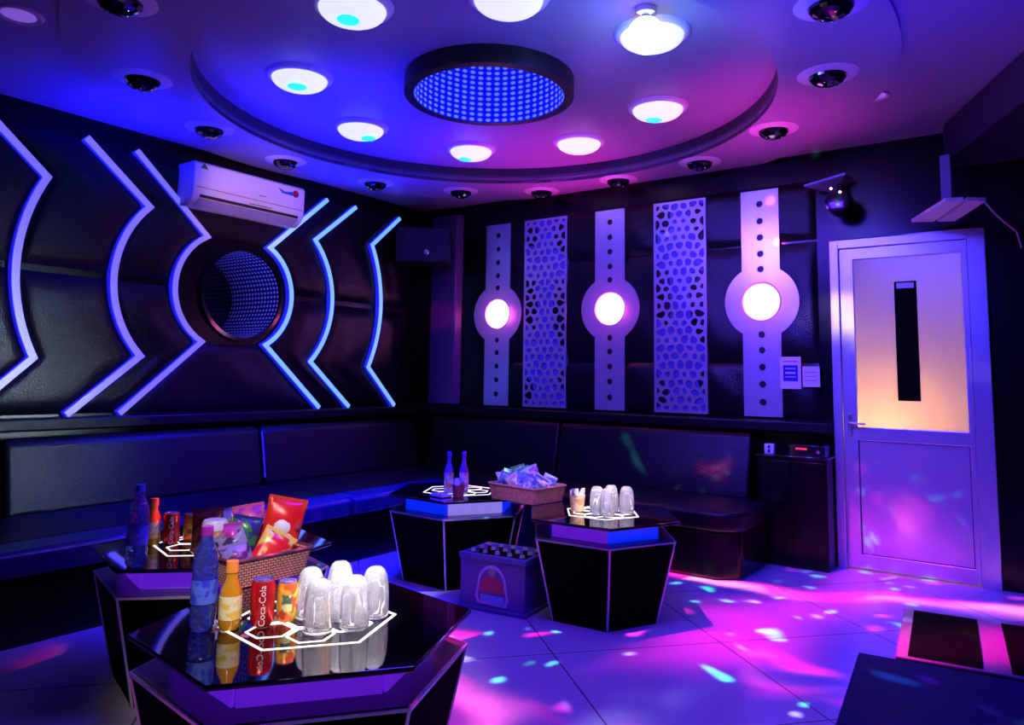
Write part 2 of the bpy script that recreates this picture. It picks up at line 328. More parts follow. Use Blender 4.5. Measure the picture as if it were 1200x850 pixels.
MB().box(XW, X1, Y0-.1, Y0, 0, ZC).build('wall_rear', M['lacquer'])['kind'] = 'structure'
# corridor behind the frosted door pane
cor = MB().box(-1.9, .5, YW+.9, YW+.95, 0, 2.5).box(-1.95, -1.9, YW+.1, YW+.9, 0, 2.5).box(.5, .55, YW+.1, YW+.9, 0, 2.5).box(-1.9, .5, YW+.1, YW+.9, 2.5, 2.55).box(-1.9, .5, YW+.1, YW+.95, -.05, 0).build('wall_corridor', mat('corridor_paint', (.7, .6, .5), .7)); cor['kind'] = 'structure'
lamp('corridor_lamp', 'POINT', (-.86, YW+.22, .92), 15, (1, .50, .16), size=.05)
lamp('corridor_blue', 'POINT', (-.6, YW+.45, 2.0), 14, (.05, .05, 1), size=.1)

# padded panels of the left wall, between the light strips
CH = [dict(e=1.62, k=1.96, b=1.83, t=2.357, l=1.275), dict(e=2.165, k=2.597, b=2.392, t=2.30, l=1.305), dict(e=2.485, k=3.03, b=2.808, t=2.17, l=1.42)]
CT = 3.295
def cy(i, z):
    c = CH[i if i < 3 else 5-i]
    zt, zb = 2.66, .935
    if z >= c['t']: y = c['k']+(c['e']-c['k'])*(z-c['t'])/(zt-c['t'])
    elif z <= c['l']: y = c['k']+(c['e']-c['k'])*(c['l']-z)/(c['l']-zb)
    else:
        h = (c['t']-c['l'])/2; s_ = c['k']-c['b']; rr = (h*h+s_*s_)/(2*s_); d = z-(c['t']+c['l'])/2
        y = c['k']-(math.sqrt(rr*rr-d*d)-(rr-s_))
    return y if i < 3 else 2*CT-y
def pad(fa, fb, z0, z1, parent, mp, dep=.05, nu=22, nv=22, m=None):
    v = []; f = []
    for j in range(nv+1):
        z = z0+(z1-z0)*j/nv; a, b_ = fa(z), fb(z)
        for i in range(nu+1):
            s_, t = i/nu, j/nv
            p = (min(1, 4*s_*(1-s_)*2.2))**.5*(min(1, 4*t*(1-t)*2.2))**.5
            p = p*.55+.45*(math.sin(PI*s_)*math.sin(PI*t))**.6
            wr = .006*math.sin(9*s_+5*t+z0*7)*math.sin(PI*s_)*math.sin(PI*t)
            v.append(mp(a+(b_-a)*s_, z, max(0, dep*p+wr)))
    f = [(j*(nu+1)+i, j*(nu+1)+i+1, (j+1)*(nu+1)+i+1, (j+1)*(nu+1)+i) for j in range(nv) for i in range(nu)]
    return MB().add(v, f).build('padded_panel', m or M['leather_wall'], parent, smooth=80)
ml = onleft(XW+.001)
g = .012
for a, b_ in (((lambda z: cy(0, z)-.62), (lambda z: cy(0, z)-g)), ((lambda z: cy(0, z)+g), (lambda z: cy(1, z)-g)), ((lambda z: cy(1, z)+g), (lambda z: cy(2, z)-g)),
              ((lambda z: cy(3, z)+g), (lambda z: cy(4, z)-g)), ((lambda z: cy(4, z)+g), (lambda z: cy(5, z)-g)), ((lambda z: cy(5, z)+g), (lambda z: 5.10))):
    pad(a, b_, .94, 1.79, wl, ml); pad(a, b_, 1.83, 2.66, wl, ml)
pad(lambda z: cy(2, z)+g, lambda z: cy(3, z)-g, 2.17, 2.66, wl, ml, .03); pad(lambda z: cy(2, z)+g, lambda z: cy(3, z)-g, .94, 1.41, wl, ml, .03)
# a small ledge under the padding and one along the back wall
MB().box(XW, XW+.12, Y0, YW, .85, .925).build('trim_3', M['leather'], bevel=.012)['kind'] = 'structure'
MB().box(XW+.12, -1.17, YW-.12, YW, .86, .935).build('trim_4', M['leather'], bevel=.012)['kind'] = 'structure'
# padding behind the metal panels of the back wall, with curved seams
mbk = onback(YW-.001)
edges = [-4.36, -4.14, -3.46, -2.84, -2.24, -1.63, -1.24]
for i in range(6):
    x0, x1 = edges[i]+.006, edges[i+1]-.006
    if i == 0: continue
    wav = lambda z, x0=x0, x1=x1: .06*math.sin((z-.95)/1.6*2*PI)
    for z0, z1 in ((.95, 1.33), (1.345, 2.17), (2.185, 2.6)):
        pad(lambda z, x0=x0: x0, lambda z, x1=x1: x1, z0, z1, wb, mbk, .028, 14, 14, M['leather_wall'])
# glossy corner pilaster
MB().prism([(-4.80, YW-.001), (-4.72, YW-.07), (-4.43, YW-.07), (-4.39, YW-.001)], .95, 2.72).build('trim_5', mat('violet_lacquer', (.12, .06, .16), .3), bevel=.01)['kind'] = 'structure'

# ------------------------------------------------------------------ light strips of the left wall
ptxt = ['leftmost of the six chevron light strips, cut by the left edge of the picture', 'second chevron light strip from the left on the padded wall',
        'third chevron light strip, bowing round the left of the round mirror', 'fourth chevron light strip, bowing round the right of the round mirror',
        'fifth chevron light strip, bright blue, between the round mirror and the corner', 'sixth chevron light strip, bright blue, nearest the corner loudspeaker']
def ribbon(i, hw, x0, x1):
    c = CH[i if i < 3 else 5-i]; zs = [2.66, c['t']]+[c['t']+(c['l']-c['t'])*k/24 for k in range(1, 24)]+[c['l'], .935]
    P = [(cy(i, z), z) for z in zs]; v = []
    for k, (y, z) in enumerate(P):
        d0 = Vector((P[k][0]-P[k-1][0], P[k][1]-P[k-1][1])).normalized() if k else None
        d1 = Vector((P[k+1][0]-P[k][0], P[k+1][1]-P[k][1])).normalized() if k < len(P)-1 else None
        d = ((d0 or d1)+(d1 or d0)).normalized(); n = Vector((-d.y, d.x)); s_ = hw/max(.5, n.dot(Vector((-(d1 or d0).y, (d1 or d0).x))))
        for a, x in ((-1, x0), (1, x0), (1, x1), (-1, x1)): v.append((x, y+n.x*s_*a, z+n.y*s_*a))
    K = len(P); f = [(k*4+j, k*4+(j+1) % 4, (k+1)*4+(j+1) % 4, (k+1)*4+j) for k in range(K-1) for j in range(4)]+[(0, 1, 2, 3), tuple((K-1)*4+j for j in range(4))[::-1]]
    return MB().add(v, f)
for i in range(6):
    t = empty('chevron_light_strip', (XW+.004, CT, .93), 0, ptxt[i], 'light strip', 'chevron light strips on the left wall')
    hw = .020 if i < 2 else .017 if i == 2 else .016
    h = ribbon(i, hw+.003, XW+.002, XW+.045).build('housing', M['strip_side'], t); h.location = -Vector(t.location)
    d = ribbon(i, hw, XW+.046, XW+.056).build('diffuser', M['strip_white'] if i < 3 else M['strip_cyan'], t); d.location = -Vector(t.location)

# ------------------------------------------------------------------ round infinity mirrors
def tunnel(name, n, r, depth, ax, c, m, parent, sgn):
    v = []; uvs = []; k = 2
    me = bpy.data.meshes.new(name); vs = []; fs = []
    for i in range(n+1):
        a = 2*PI*i/n
        for d in (0, depth):
            if ax == 'x': vs.append((c[0]+sgn*d, c[1]+r*math.cos(a), c[2]+r*math.sin(a)))
            else: vs.append((c[0]+r*math.cos(a), c[1]+r*math.sin(a), c[2]+sgn*d))
            uvs.append((i/n, d))
    fs = [(2*i, 2*i+1, 2*i+3, 2*i+2) for i in range(n)]
    me.from_pydata(vs, [], fs); ul = me.uv_layers.new()
    for lp in me.loops: ul.data[lp.index].uv = uvs[lp.vertex_index]
    return mkobj(name, me, m, parent, smooth=60)
t = empty('infinity_mirror', (XW, 3.37, 1.79), 0, 'round dark infinity mirror with rows of blue dots on the padded left wall', 'mirror')
tunnel('led_tunnel', 96, .335, .62, 'x', (0, 0, 0), M['tunnel_wall'], t, -1)
MB().lathe([(0, -.62), (.335, -.62)], 64, axis='x', cap=False).build('tunnel_back', M['black_gloss'], t)
MB().lathe([(.325, .0), (.325, .03), (.352, .03), (.352, 0), (.325, 0)], 64, axis='x', cap=False).build('rim', M['black_gloss'], t, smooth=40)
MB().tube([(-.16, -.235, -.21), (-.16, -.235, .20)], .010).build('tube_lamp', mat('blue_tube', (.1, .1, .8), .3, emit=(.02, .02, .9), es=1.1), t)['label'] = 'glowing blue tube'
DXc, DYc = -2.53, 3.30
t = empty('ceiling_mirror_drum', (DXc, DYc, 2.80), 0, 'black round drum under the ceiling with an infinity mirror full of blue dots', 'mirror lamp')
tunnel('led_tunnel', 96, .43, 1.5, 'z', (0, 0, 0), M['tunnel_ceiling'], t, 1)
MB().lathe([(0, 1.5), (.43, 1.5)], 64, cap=False).build('tunnel_top', mat('deep_blue_mirror', (.0, .0, .02), .1, emit=(0, .004, .35), es=.8), t)
MB().lathe([(.43, 0), (.485, 0), (.485, .10), (.43, .10)], 64, cap=False).build('housing', M['black'], t, smooth=40)

# ------------------------------------------------------------------ ceiling lamps
def dome(x, y, lens, label):
    t = empty('dome_ceiling_lamp', (x, y, ZR), 0, label, 'ceiling lamp', 'white dome lamps round the ceiling recess')
    MB().lathe([(.150, -.020), (.162, -.022), (.182, -.014), (.190, 0)], 48, cap=False).build('ring', M['white_plastic'], t, smooth=60)
    prof = [(0, -.085)]+[(.155*math.sin(R(a)), -.02-.065*math.cos(R(a))) for a in range(8, 91, 8)]+[(.155, -.02)]
    MB().lathe(prof, 48, cap=False).build('diffuser', M['dome'], t, smooth=60)
    if lens:
        q = MB().lathe([(0, -.012)]+[(.055*math.sin(R(a)), -.012*math.cos(R(a))) for a in range(15, 91, 15)], 32, cap=False).build('led_lens', M['dome_c'], t, (lens[0], lens[1], -.078), smooth=60); q['label'] = 'cyan lit lens'
    return t
dome(-3.40, 2.65, (.02, -.03), 'dome lamp with a cyan centre nearest the air conditioner, left of the drum')
dome(-3.76, 3.46, (.04, .03), 'dome lamp with a greenish edge, left of the drum, above the round wall mirror')
dome(-3.43, 4.26, (-.03, -.02), 'dome lamp with a green patch just past the drum, towards the corner')
dome(-2.66, 4.54, None, 'all-white dome lamp between the drum and the lattice panels')
dome(-1.90, 4.21, (-.02, .0), 'dome lamp with a cyan centre, right of the drum')
dome(-1.50, 3.26, None, 'big white dome lamp beside the bright globe lamp')
dome(-2.53, 2.25, (.0, -.02), 'dome lamp cut by the top edge of the picture, left of the middle')
dome(-1.88, 2.58, None, 'dome lamp of which only a sliver shows at the top edge of the picture')
t = empty('globe_lamp', (-1.42, 3.02, ZR), 0, 'glaring white globe lamp hanging under the ceiling recess at the top edge', 'lamp')
MB().lathe([(.05, 0), (.05, -.03), (.02, -.035), (.02, -.06)], 24).build('mount', M['ring_chrome'], t, smooth=40)
MB().lathe([(.085*math.sin(R(a)), -.13+.085*math.cos(R(a))) for a in range(0, 181, 12)], 32, cap=False).build('globe', mat('hot_globe', (1, 1, 1), .3, emit=(.85, .97, 1), es=2.2), t, smooth=80)
lamp('globe_glow', 'POINT', (-1.42, 3.02, 2.66), 5, (.05, .75, 1), size=.09)

SP = [(-3.14, 1.50, 'top edge of the picture, far left'), (-3.90, 2.01, 'left wall, above the second chevron strip'), (-4.34, 2.69, 'left end of the air conditioner'), (-4.52, 3.43, 'right end of the air conditioner'),
      (-4.41, 4.24, 'last chevron strip near the corner'), (-3.99, 4.83, 'corner, left of the first lit disc panel'), (-3.41, 5.20, 'first lattice panel'), (-2.69, 5.21, 'middle lit disc panel'), (-1.97, 5.09, 'second lattice panel'),
      (-1.32, 4.66, 'right lit disc panel'), (-.84, 3.95, 'small flat downlight, right of the recess'), (-.66, 3.20, 'top edge of the picture, right')]
proto = None
for i, (x, y, s_) in enumerate(SP):
    lb = 'crystal ball spot, by the '+s_
    if proto is None:
        t = proto = empty('crystal_ball_spot', (x, y, 2.775), 0, None, 'spotlight')
        MB().lathe([(.088, .0), (.092, -.012), (.122, -.010), (.150, 0)], 40, cap=False).build('ring', M['white_plastic'], t, smooth=60)
        bm = bmesh.new(); bmesh.ops.create_uvsphere(bm, u_segments=18, v_segments=10, radius=.092)
        for v in bm.verts: v.co.z = v.co.z*.62-.006
        me = bpy.data.meshes.new('ball'); bm.to_mesh(me); bm.free(); mkobj('ball', me, M['ball'], t)
        for dx, dy, dz in ((.03, -.035, -.049), (-.035, -.03, -.050), (0, .035, -.054), (.045, .015, -.050)):
            q = MB().lathe([(0, -.005), (.005, -.002), (.005, .003)], 10, (dx, dy, dz), cap=False).build('led', M['glint_w'], t)  # small emissive dots painted in as glints on the ball
    else:
        t = copy_tree(proto); t.location = (x, y, 2.775)
    tag(t, lb, 'spotlight', 'crystal ball spots round the recess')
    t.rotation_euler = (0, 0, i*.7)
for (x, y, z, lb) in ((-3.70, 1.33, ZC-.001, 'flat round downlight on the outer ceiling in the top left corner'), (-.70, 4.45, ZC-.001, 'small flat round downlight on the ceiling above the door')):
    t = empty('flat_downlight', (x, y, z), 0, lb, 'downlight', 'flat downlights on the outer ceiling'); rr = .10 if y < 2 else .075
    MB().lathe([(rr*.7, -.006), (rr*.9, -.012), (rr, 0)], 40, cap=False).build('ring', M['white_plastic'], t, smooth=60)
    MB().lathe([(0, -.006), (rr*.7, -.006)], 40, cap=False).build('diffuser', mat('violet_diffuser', (.5, .3, .6), .4, emit=(.30, .14, .8), es=.55), t)

# ------------------------------------------------------------------ back wall metal panels
def capsule_panel(xc, label):
    t = empty('disc_lamp_panel', (xc, YW-.03, .955), 0, label, 'wall lamp', 'steel strap panels with a lit disc')
    hw = .134; zc = .81; r_ = .262; zt = 1.62
    a0 = math.acos(hw/r_); out = [(hw, 0)]
    a = -PI/2+math.asin(hw/r_); n = 30
    e = PI/2-math.asin(hw/r_)
    out += [(r_*math.cos(a+(e-a)*k/n), zc+r_*math.sin(a+(e-a)*k/n)) for k in range(n+1)]
    out += [(hw, zt), (-hw, zt)]
    out += [(-x, z) for x, z in out[1:n+2][::-1]]
    out += [(-hw, 0)]
    hz = [.10, .225, .345, .465, .575]
    holes = [circ(0, z, .024, 20) for z in hz]+[circ(0, zt-z, .024, 20) for z in hz]+[circ(0, zc, .128, 40)]
    sheet('steel_plate', [out]+holes, .008, lambda u, v, w_: (u, -w_, v), M['brushed'], t)
    MB().box(-.10, .10, .006, .028, .02, zt-.02).build('backing', M['black'], t)
    MB().lathe([(.128, -.004), (.134, -.008), (.142, -.004)], 48, (0, 0, zc), cap=False, axis='y').build('lamp_rim', M['brushed'], t, smooth=60)
    MB().lathe([(0, -.03), (.06, -.027), (.10, -.016), (.127, .0)], 48, (0, 0, zc), cap=False, axis='y').build('lamp_disc', M['watch_core'], t, smooth=60)
    lamp('disc_lamp_light', 'POINT', (xc, YW-.13, 1.765), 2.6, (1, .08, .55), size=.08)
for xc, lb in ((-3.965, 'leftmost and smallest-looking of the three steel strap panels, its lit disc rimmed in magenta'), (-2.838, 'middle steel strap panel with a lit disc, between the two lattice panels'), (-1.627, 'right steel strap panel with a lit disc, nearest the door')):
    capsule_panel(xc, lb)
def clip(poly, nx, ny, d):   # keep nx*x+ny*y <= d
    out = []
    for i in range(len(poly)):
        a, b_ = poly[i], poly[(i+1) % len(poly)]; da = nx*a[0]+ny*a[1]-d; db = nx*b_[0]+ny*b_[1]-d
        if da <= 0: out.append(a)
        if (da < 0) != (db < 0): t_ = da/(da-db); out.append((a[0]+(b_[0]-a[0])*t_, a[1]+(b_[1]-a[1])*t_))
    return out
def lattice(x0, x1, seed, label):
    rnd = random.Random(seed); W = x1-x0; H = 1.62; pts = []
    rows = 25
    for j in range(rows):
        zz = (j+.5)*H/rows; cols = [0, .17, .34] if j % 2 else [.085, .26, .43]
        for c in cols:
            px = c*W*1.0; q = rnd.uniform(-.012, .012), rnd.uniform(-.014, .014)
            for s_ in (1, -1):
                if c == 0 and s_ == -1: continue
                pts.append((W/2+s_*(px+(q[0] if c else 0)), zz+q[1]))
    holes = []
    for i, (px, pz) in enumerate(pts):
        cell = rect(.015, W-.015, .015, H-.015)
        for k, (qx, qz) in enumerate(pts):
            if k == i or abs(qx-px) > .25 or abs(qz-pz) > .25: continue
            nx, ny = qx-px, qz-pz; ln = math.hypot(nx, ny); nx /= ln; ny /= ln
            cell = clip(cell, nx, ny, nx*(px+qx)/2+ny*(pz+qz)/2-.0075)
            if len(cell) < 3: break
        if len(cell) < 3: continue
        # round the corners
        for _ in range(2):
            cell = [p for a, b_ in zip(cell, cell[1:]+cell[:1]) for p in ((a[0]*.75+b_[0]*.25, a[1]*.75+b_[1]*.25), (a[0]*.25+b_[0]*.75, a[1]*.25+b_[1]*.75))]
        cx_ = sum(p[0] for p in cell)/len(cell); cz_ = sum(p[1] for p in cell)/len(cell); k_ = rnd.choice((.98, .85, .62, .95, .75))
        holes.append([(cx_+(p[0]-cx_)*k_, cz_+(p[1]-cz_)*k_) for p in cell])
    t = empty('lattice_panel', (x0, YW-.035, .955), 0, label, 'wall panel', 'perforated steel lattice panels')
    sheet('steel_lattice', [rect(0, W, 0, H)]+holes, .006, lambda u, v, w_: (u, -w_, v), M['brushed'], t)
    MB().box(0, W, .012, .033, 0, H).build('mirror_backing', mat('violet_mirror', (.22, .18, .75), .25, .5), t)
lattice(-3.675, -3.243, 4, 'narrower-looking lattice panel, left, between the first and second lit discs')
lattice(-2.45, -2.027, 11, 'lattice panel, right, between the second and third lit discs')

# ------------------------------------------------------------------ door
dr = empty('door_1', (DX0, YW, 0), kind='structure')
W_ = DX1-DX0
fr = MB().box(0, .055, -.03, .10, 0, DZ).box(W_-.10, W_, -.03, .10, 0, DZ).box(.055, W_-.10, -.03, .10, DZ-.06, DZ).build('door_frame', M['alu'], dr, bevel=.004)
L0, L1, LZ = .058, W_-.103, DZ-.062
leaf = sheet('door_leaf', [rect(L0, L1, .012, LZ), rect(L0+.085, L1-.028, .91, LZ-.075), rect(L0+.085, L1-.028, .10, .825)], .045, lambda u, v, w_: (u, .012-w_, v), M['alu'], dr, bevel=.003)
MB().box(L0+.085, L1-.028, .004, .012, .10, .825).build('lower_panel', M['alu'], dr)
MB().box(L0+.086, L0+.090, -.002, .004, .10, .825).box(L1-.033, L1-.029, -.002, .004, .10, .825).box(L0+.086, L1-.03, -.002, .004, .10, .104).box(L0+.086, L1-.03, -.002, .004, .821, .825).build('panel_gasket', M['alu_dark'], dr)
fg, nt, b = nodes('frosted_glass'); b.inputs['Base Color'].default_value = (.8, .78, .8, 1); b.inputs['Roughness'].default_value = .12
tl = nt.nodes.new('ShaderNodeBsdfTranslucent'); tl.inputs[0].default_value = (.9, .85, .8, 1); ms = nt.nodes.new('ShaderNodeMixShader'); ms.inputs[0].default_value = .88
b.inputs['Base Color'].default_value = (.25, .25, .3, 1)
nt.links.new(b.outputs[0], ms.inputs[1]); nt.links.new(tl.outputs[0], ms.inputs[2]); nt.links.new(ms.outputs[0], nt.nodes['Material Output'].inputs[0])
sx0, sx1 = .385, .515
pz0, pz1 = .91, LZ-.075
sheet('frosted_pane', [rect(L0+.087, L1-.03, pz0, pz1), rect(sx0, sx1, 1.09, 1.86)], .006, lambda u, v, w_: (u, .010-w_, v), fg, dr)
MB().box(sx0, sx1, .008, .012, 1.09, 1.86).build('clear_strip', M['glass_black'], dr)['label'] = 'dark clear strip'
MB().box(sx0+.015, sx1-.015, .002, .007, 1.815, 1.85).build('paper_label', M['white_plastic'], dr)
for z in (.62, 1.38, 1.95): MB().lathe([(.008, z-.05), (.008, z+.05)], 12, (L1+.002, -.022, 0)).build('hinge', M['alu'], dr, smooth=40)
hd = MB().box(L0+.03, L0+.055, -.03, -.010, .86, 1.0).build('handle_plate', M['ring_chrome'], dr, bevel=.004)
MB().tube([(L0+.043, -.03, .94), (L0+.043, -.055, .94), (L0+.14, -.058, .935)], .008).build('lever', M['ring_chrome'], hd, smooth=50)

# ------------------------------------------------------------------ notices on the back wall
def notice(x0, x1, z0, z1, blue, label):
    t = empty('wall_notice', (x0, YW-.046, z0), 0, label, 'sign'); w_, h_ = x1-x0, z1-z0
    MB().box(0, w_, 0, .006, 0, h_).build('card', M['white_plastic'], t, bevel=.001)
    if blue:
        MB().box(.02, w_-.02, -.002, 0, h_*.24, h_*.74).build('blue_field', mat('blue_print', (.01, .015, .35), .4), t)
        p = MB()
        for q in (.36, .47, .50, .62): p.box(.035, w_-.035, -.003, -.0021, h_*q, h_*q+.006)
        p.build('print', M['white_plastic'], t); MB().box(.02, w_-.02, -.002, 0, h_*.84, h_*.87).build('heading', mat('red_print', (.4, .05, .1), .4), t)
    else:
        p = MB()
        for q in (.3, .5, .7): p.box(.012, w_-.02, -.002, 0, h_*q, h_*q+.004)
        p.build('print', mat('grey_print', (.1, .1, .2), .5), t)
notice(-1.500, -1.362, 1.152, 1.372, True, 'white upright notice with a blue square, right of the last strap panel')
notice(-1.352, -1.240, 1.168, 1.306, False, 'small plain white notice between the blue-square notice and the door')

# ------------------------------------------------------------------ air conditioner
t = empty('air_conditioner', (XW, 2.80, 2.345), 0, 'white wall-mounted split air conditioner on the left wall', 'air conditioner')
LA = .935
prof = [(0, .01), (.13, .0), (.185, .035), (.215, .08), (.218, .29), (.20, .305), (0, .305)]
n = len(prof); MB().add([(x, y, z) for y in (0, LA) for x, z in prof], [tuple(range(n)), tuple(range(n, 2*n))[::-1]]+[(i, (i+1) % n, n+(i+1) % n, n+i) for i in range(n)]).build('body', M['white_plastic'], t, bevel=.008)
MB().box(.212, .2205, .05, LA-.06, .055, .075).build('air_slot', M['alu_dark'], t, bevel=.002)
MB().add([(.150, .05, .008), (.150, LA-.06, .008), (.213, LA-.06, .048), (.213, .05, .048), (.146, .05, .0), (.146, LA-.06, .0), (.222, LA-.06, .044), (.222, .05, .044)], [(0, 1, 2, 3), (7, 6, 5, 4), (0, 3, 7, 4), (1, 5, 6, 2), (0, 4, 5, 1), (3, 2, 6, 7)]).build('flap', mat('violet_flap', (.45, .42, .7), .4), t)
MB().box(.217, .2192, .02, LA-.02, .123, .126).build('panel_seam', M['alu_dark'], t)
MB().add([(.2185, .04, .26), (.2185, .07, .295), (.2185, .10, .255), (.221, .04, .26), (.221, .07, .295), (.221, .10, .255)], [(0, 1, 2), (5, 4, 3), (0, 3, 4, 1), (1, 4, 5, 2), (2, 5, 3, 0)]).build('green_mark', mat('green_print', (.02, .25, .08), .5), t)
st = MB().add([(.2185, .68, .262), (.2185, .72, .225), (.2185, .83, .222), (.2185, .83, .255), (.2185, .74, .240), (.221, .68, .262), (.221, .72, .225), (.221, .83, .222), (.221, .83, .255), (.221, .74, .240)], [(0, 1, 2, 3, 4), (9, 8, 7, 6, 5), (0, 5, 6, 1), (1, 6, 7, 2), (2, 7, 8, 3), (3, 8, 9, 4), (4, 9, 5, 0)]).build('blue_sticker', mat('blue_sticker', (.02, .15, .5), .5), t)
MB().lathe([(0, .2215), (.028, .2215), (.028, .218)], 20, (0, .845, .242), cap=False, axis='x').build('red_sticker', mat('red_sticker', (.35, .02, .04), .5), t)
p = MB()
for k in range(9): p.box(.2185, .2200, .44+k*.022, .455+k*.022, .083, .091)
for k in range(3): p.box(.2185, .2200, .52+k*.02, .532+k*.02, .16, .168)
p.build('lettering', mat('grey_letter', (.12, .1, .2), .5), t)

# ------------------------------------------------------------------ loudspeakers and ceiling gadgets
t = empty('corner_loudspeaker', (-4.56, 5.02, 2.36), R(38), 'black box loudspeaker hung in the corner between the two walls', 'loudspeaker')
MB().box(-.24, .24, -.16, .14, -.15, .17).build('cabinet', M['black'], t, bevel=.012)
MB().box(-.17, .235, -.172, -.16, -.135, .155).build('grille', mat('grille_cloth', (.03, .03, .07), .7, bump=('n', 300, .6)), t, bevel=.004)
MB().lathe([(0, -.20), (.02, -.195), (.03, -.172)], 24, (.03, 0, -.06), cap=False, axis='y').build('badge_dome', M['ring_chrome'], t, smooth=60)
MB().box(-.05, .05, .10, .30, -.03, .03).build('bracket', M['black'], t)
t = empty('wall_disco_light', (-1.06, 5.22, 2.46), 0, 'dark fixture with two tiny glints hung high on the back wall left of the door', 'stage light')
MB().add([(-.22, -.02, .075), (.05, -.05, .115), (.06, .12, .11), (-.06, .12, .04), (-.22, -.02, .062), (.05, -.05, .10), (.06, .12, .095), (-.06, .12, .025)], [(0, 1, 2, 3), (7, 6, 5, 4), (0, 4, 5, 1), (1, 5, 6, 2), (2, 6, 7, 3), (3, 7, 4, 0)]).build('mounting_plate', mat('blue_metal', (.3, .3, .6), .3, .5), t)
MB().tube([(.0, .05, .09), (.0, .02, -.0)], .018).build('arm', M['black'], t)
MB().lathe([(0, -.13), (.075, -.12), (.085, -.02), (.06, .07), (0, .09)], 28, (.01, .0, -.09), axis='y').build('head', M['black_gloss'], t, smooth=40)
for dx, dz in ((-.025, .0), (.03, -.03)): MB().lathe([(0, -.012), (.008, -.006), (.008, 0)], 12, (dx, -.12, dz), cap=False, axis='y').build('led', M['glint_w'], t)  # emissive dots for the two glints on the fixture
t = empty('ceiling_pole_panel', (-.42, 5.02, 2.20), 0, 'flat pale panel on a pole hanging from the ceiling above the door', 'panel')
MB().box(-.035, .02, .0, .05, .03, .36).build('pole', mat('blue_grey_paint', (.3, .3, .5), .4), t, bevel=.004)
MB().add([(x, y, z) for z in (.0, .02) for x, y in ((-.215, .15), (.018, -.36), (.10, -.33), (-.10, .20))], [(0, 3, 2, 1), (4, 5, 6, 7), (0, 1, 5, 4), (1, 2, 6, 5), (2, 3, 7, 6), (3, 0, 4, 7)]).build('panel', M['white_plastic'], t)
MB().add([(x, y, z) for z in (.0, .02) for x, y in ((-.08, .21), (.118, -.32), (.20, -.25), (.01, .25))], [(0, 3, 2, 1), (4, 5, 6, 7), (0, 1, 5, 4), (1, 2, 6, 5), (2, 3, 7, 6), (3, 0, 4, 7)]).build('panel', M['white_plastic'], t)
tag(MB().tube([(-.24, 4.80, 2.225), (-.20, 5.1, 2.2), (-.16, 5.25, 2.17), (-.10, 5.365, 2.12), (-.08, 5.37, 2.02)], .006).build('cable', M['white_plastic'], smooth=60), 'thin white cable drooping from the pole panel to the wall right of the door', 'cable')

# ------------------------------------------------------------------ corner sofa
t = empty('corner_sofa', (-4.2, 4.8, 0), 0, 'long black leather corner sofa along the left and back walls', 'sofa')
def ch(mb, name, m, **k):
    o = mb.build(name, m, t, **k); o.location = (4.2, -4.8, 0); return o
ch(MB().prism([(XW+.01, -.6), (-3.70, -.6), (-3.70, 4.15), (-3.42, 4.52), (-1.68, 4.52), (-1.55, 4.62), (-1.55, 5.11), (-1.66, 5.12), (-1.66, 5.36), (XW+.01, 5.36)], 0, .30), 'base', M['lacquer'], bevel=.02)
M['seat'] = mat('blue_lit_seat_vinyl', (.012, .012, .10), .22, bump=('v', 160, .2))  # navy puts the strip of blue light into the seat colour
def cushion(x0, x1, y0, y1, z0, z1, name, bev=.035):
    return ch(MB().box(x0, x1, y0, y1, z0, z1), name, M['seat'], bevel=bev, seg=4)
def rounded(x0, x1, y0, y1, rr, n=10):
    out = []
    for cxx, cyy, a0 in ((x1-rr, y1-rr, 0), (x0+rr, y1-rr, 90), (x0+rr, y0+rr, 180), (x1-rr, y0+rr, 270)):
        out += [(cxx+rr*math.cos(R(a0+90*k/n)), cyy+rr*math.sin(R(a0+90*k/n))) for k in range(n+1)]
    return out
for y0, y1 in ((-.6, 1.33), (1.34, 3.42), (3.43, 4.46)): cushion(-3.90, -3.655, y0, y1, .30, .42, 'seat_lit_strip'); ch(MB().box(-4.62, -3.905, y0, y1, .30, .415), 'seat_cushion', M['leather'], bevel=.03, seg=4)  # front part split off to carry the painted blue light
ch(MB().prism([(-4.62, 4.47), (-3.655, 4.47), (-3.28, 4.46), (-3.28, 5.18), (-4.62, 5.18)], .30, .42), 'seat_cushion', M['leather'], bevel=.035, seg=4)
ch(MB().prism([p for p in rounded(-3.27, -1.50, 4.44, 5.115, .17)], .30, .42), 'seat_cushion', M['leather'], bevel=.03, seg=4)
for y0, y1 in ((-.6, 1.78), (1.79, 3.44), (3.45, 5.10)):
    ch(MB().add([(XW+.13, y0, .40), (-4.60, y0, .40), (-4.68, y0, .80), (XW+.13, y0, .83), (XW+.13, y1, .40), (-4.60, y1, .40), (-4.68, y1, .80), (XW+.13, y1, .83)], [(0, 1, 2, 3), (7, 6, 5, 4), (0, 4, 5, 1), (1, 5, 6, 2), (2, 6, 7, 3), (3, 7, 4, 0)]), 'back_cushion', M['leather'], bevel=.03, seg=4)
for x0, x1 in ((-4.58, -3.22), (-3.21, -1.67)):
    ch(MB().add([(x0, YW-.13, .40), (x0, 5.12, .40), (x0, 5.21, .82), (x0, YW-.13, .85), (x1, YW-.13, .40), (x1, 5.12, .40), (x1, 5.21, .82), (x1, YW-.13, .85)], [(0, 1, 2, 3), (7, 6, 5, 4), (0, 4, 5, 1), (1, 5, 6, 2), (2, 6, 7, 3), (3, 7, 4, 0)]), 'back_cushion', M['leather'], bevel=.03, seg=4)

ch(MB().tube([(-4.672, 3.445, .785), (-4.655, 3.445, .72), (-4.605, 3.445, .46)], .007), 'seam_highlight', mat('grey_highlight', (.3, .3, .38), .3), smooth=60)  # light grey strip drawn for the highlight caught on the cushion seam

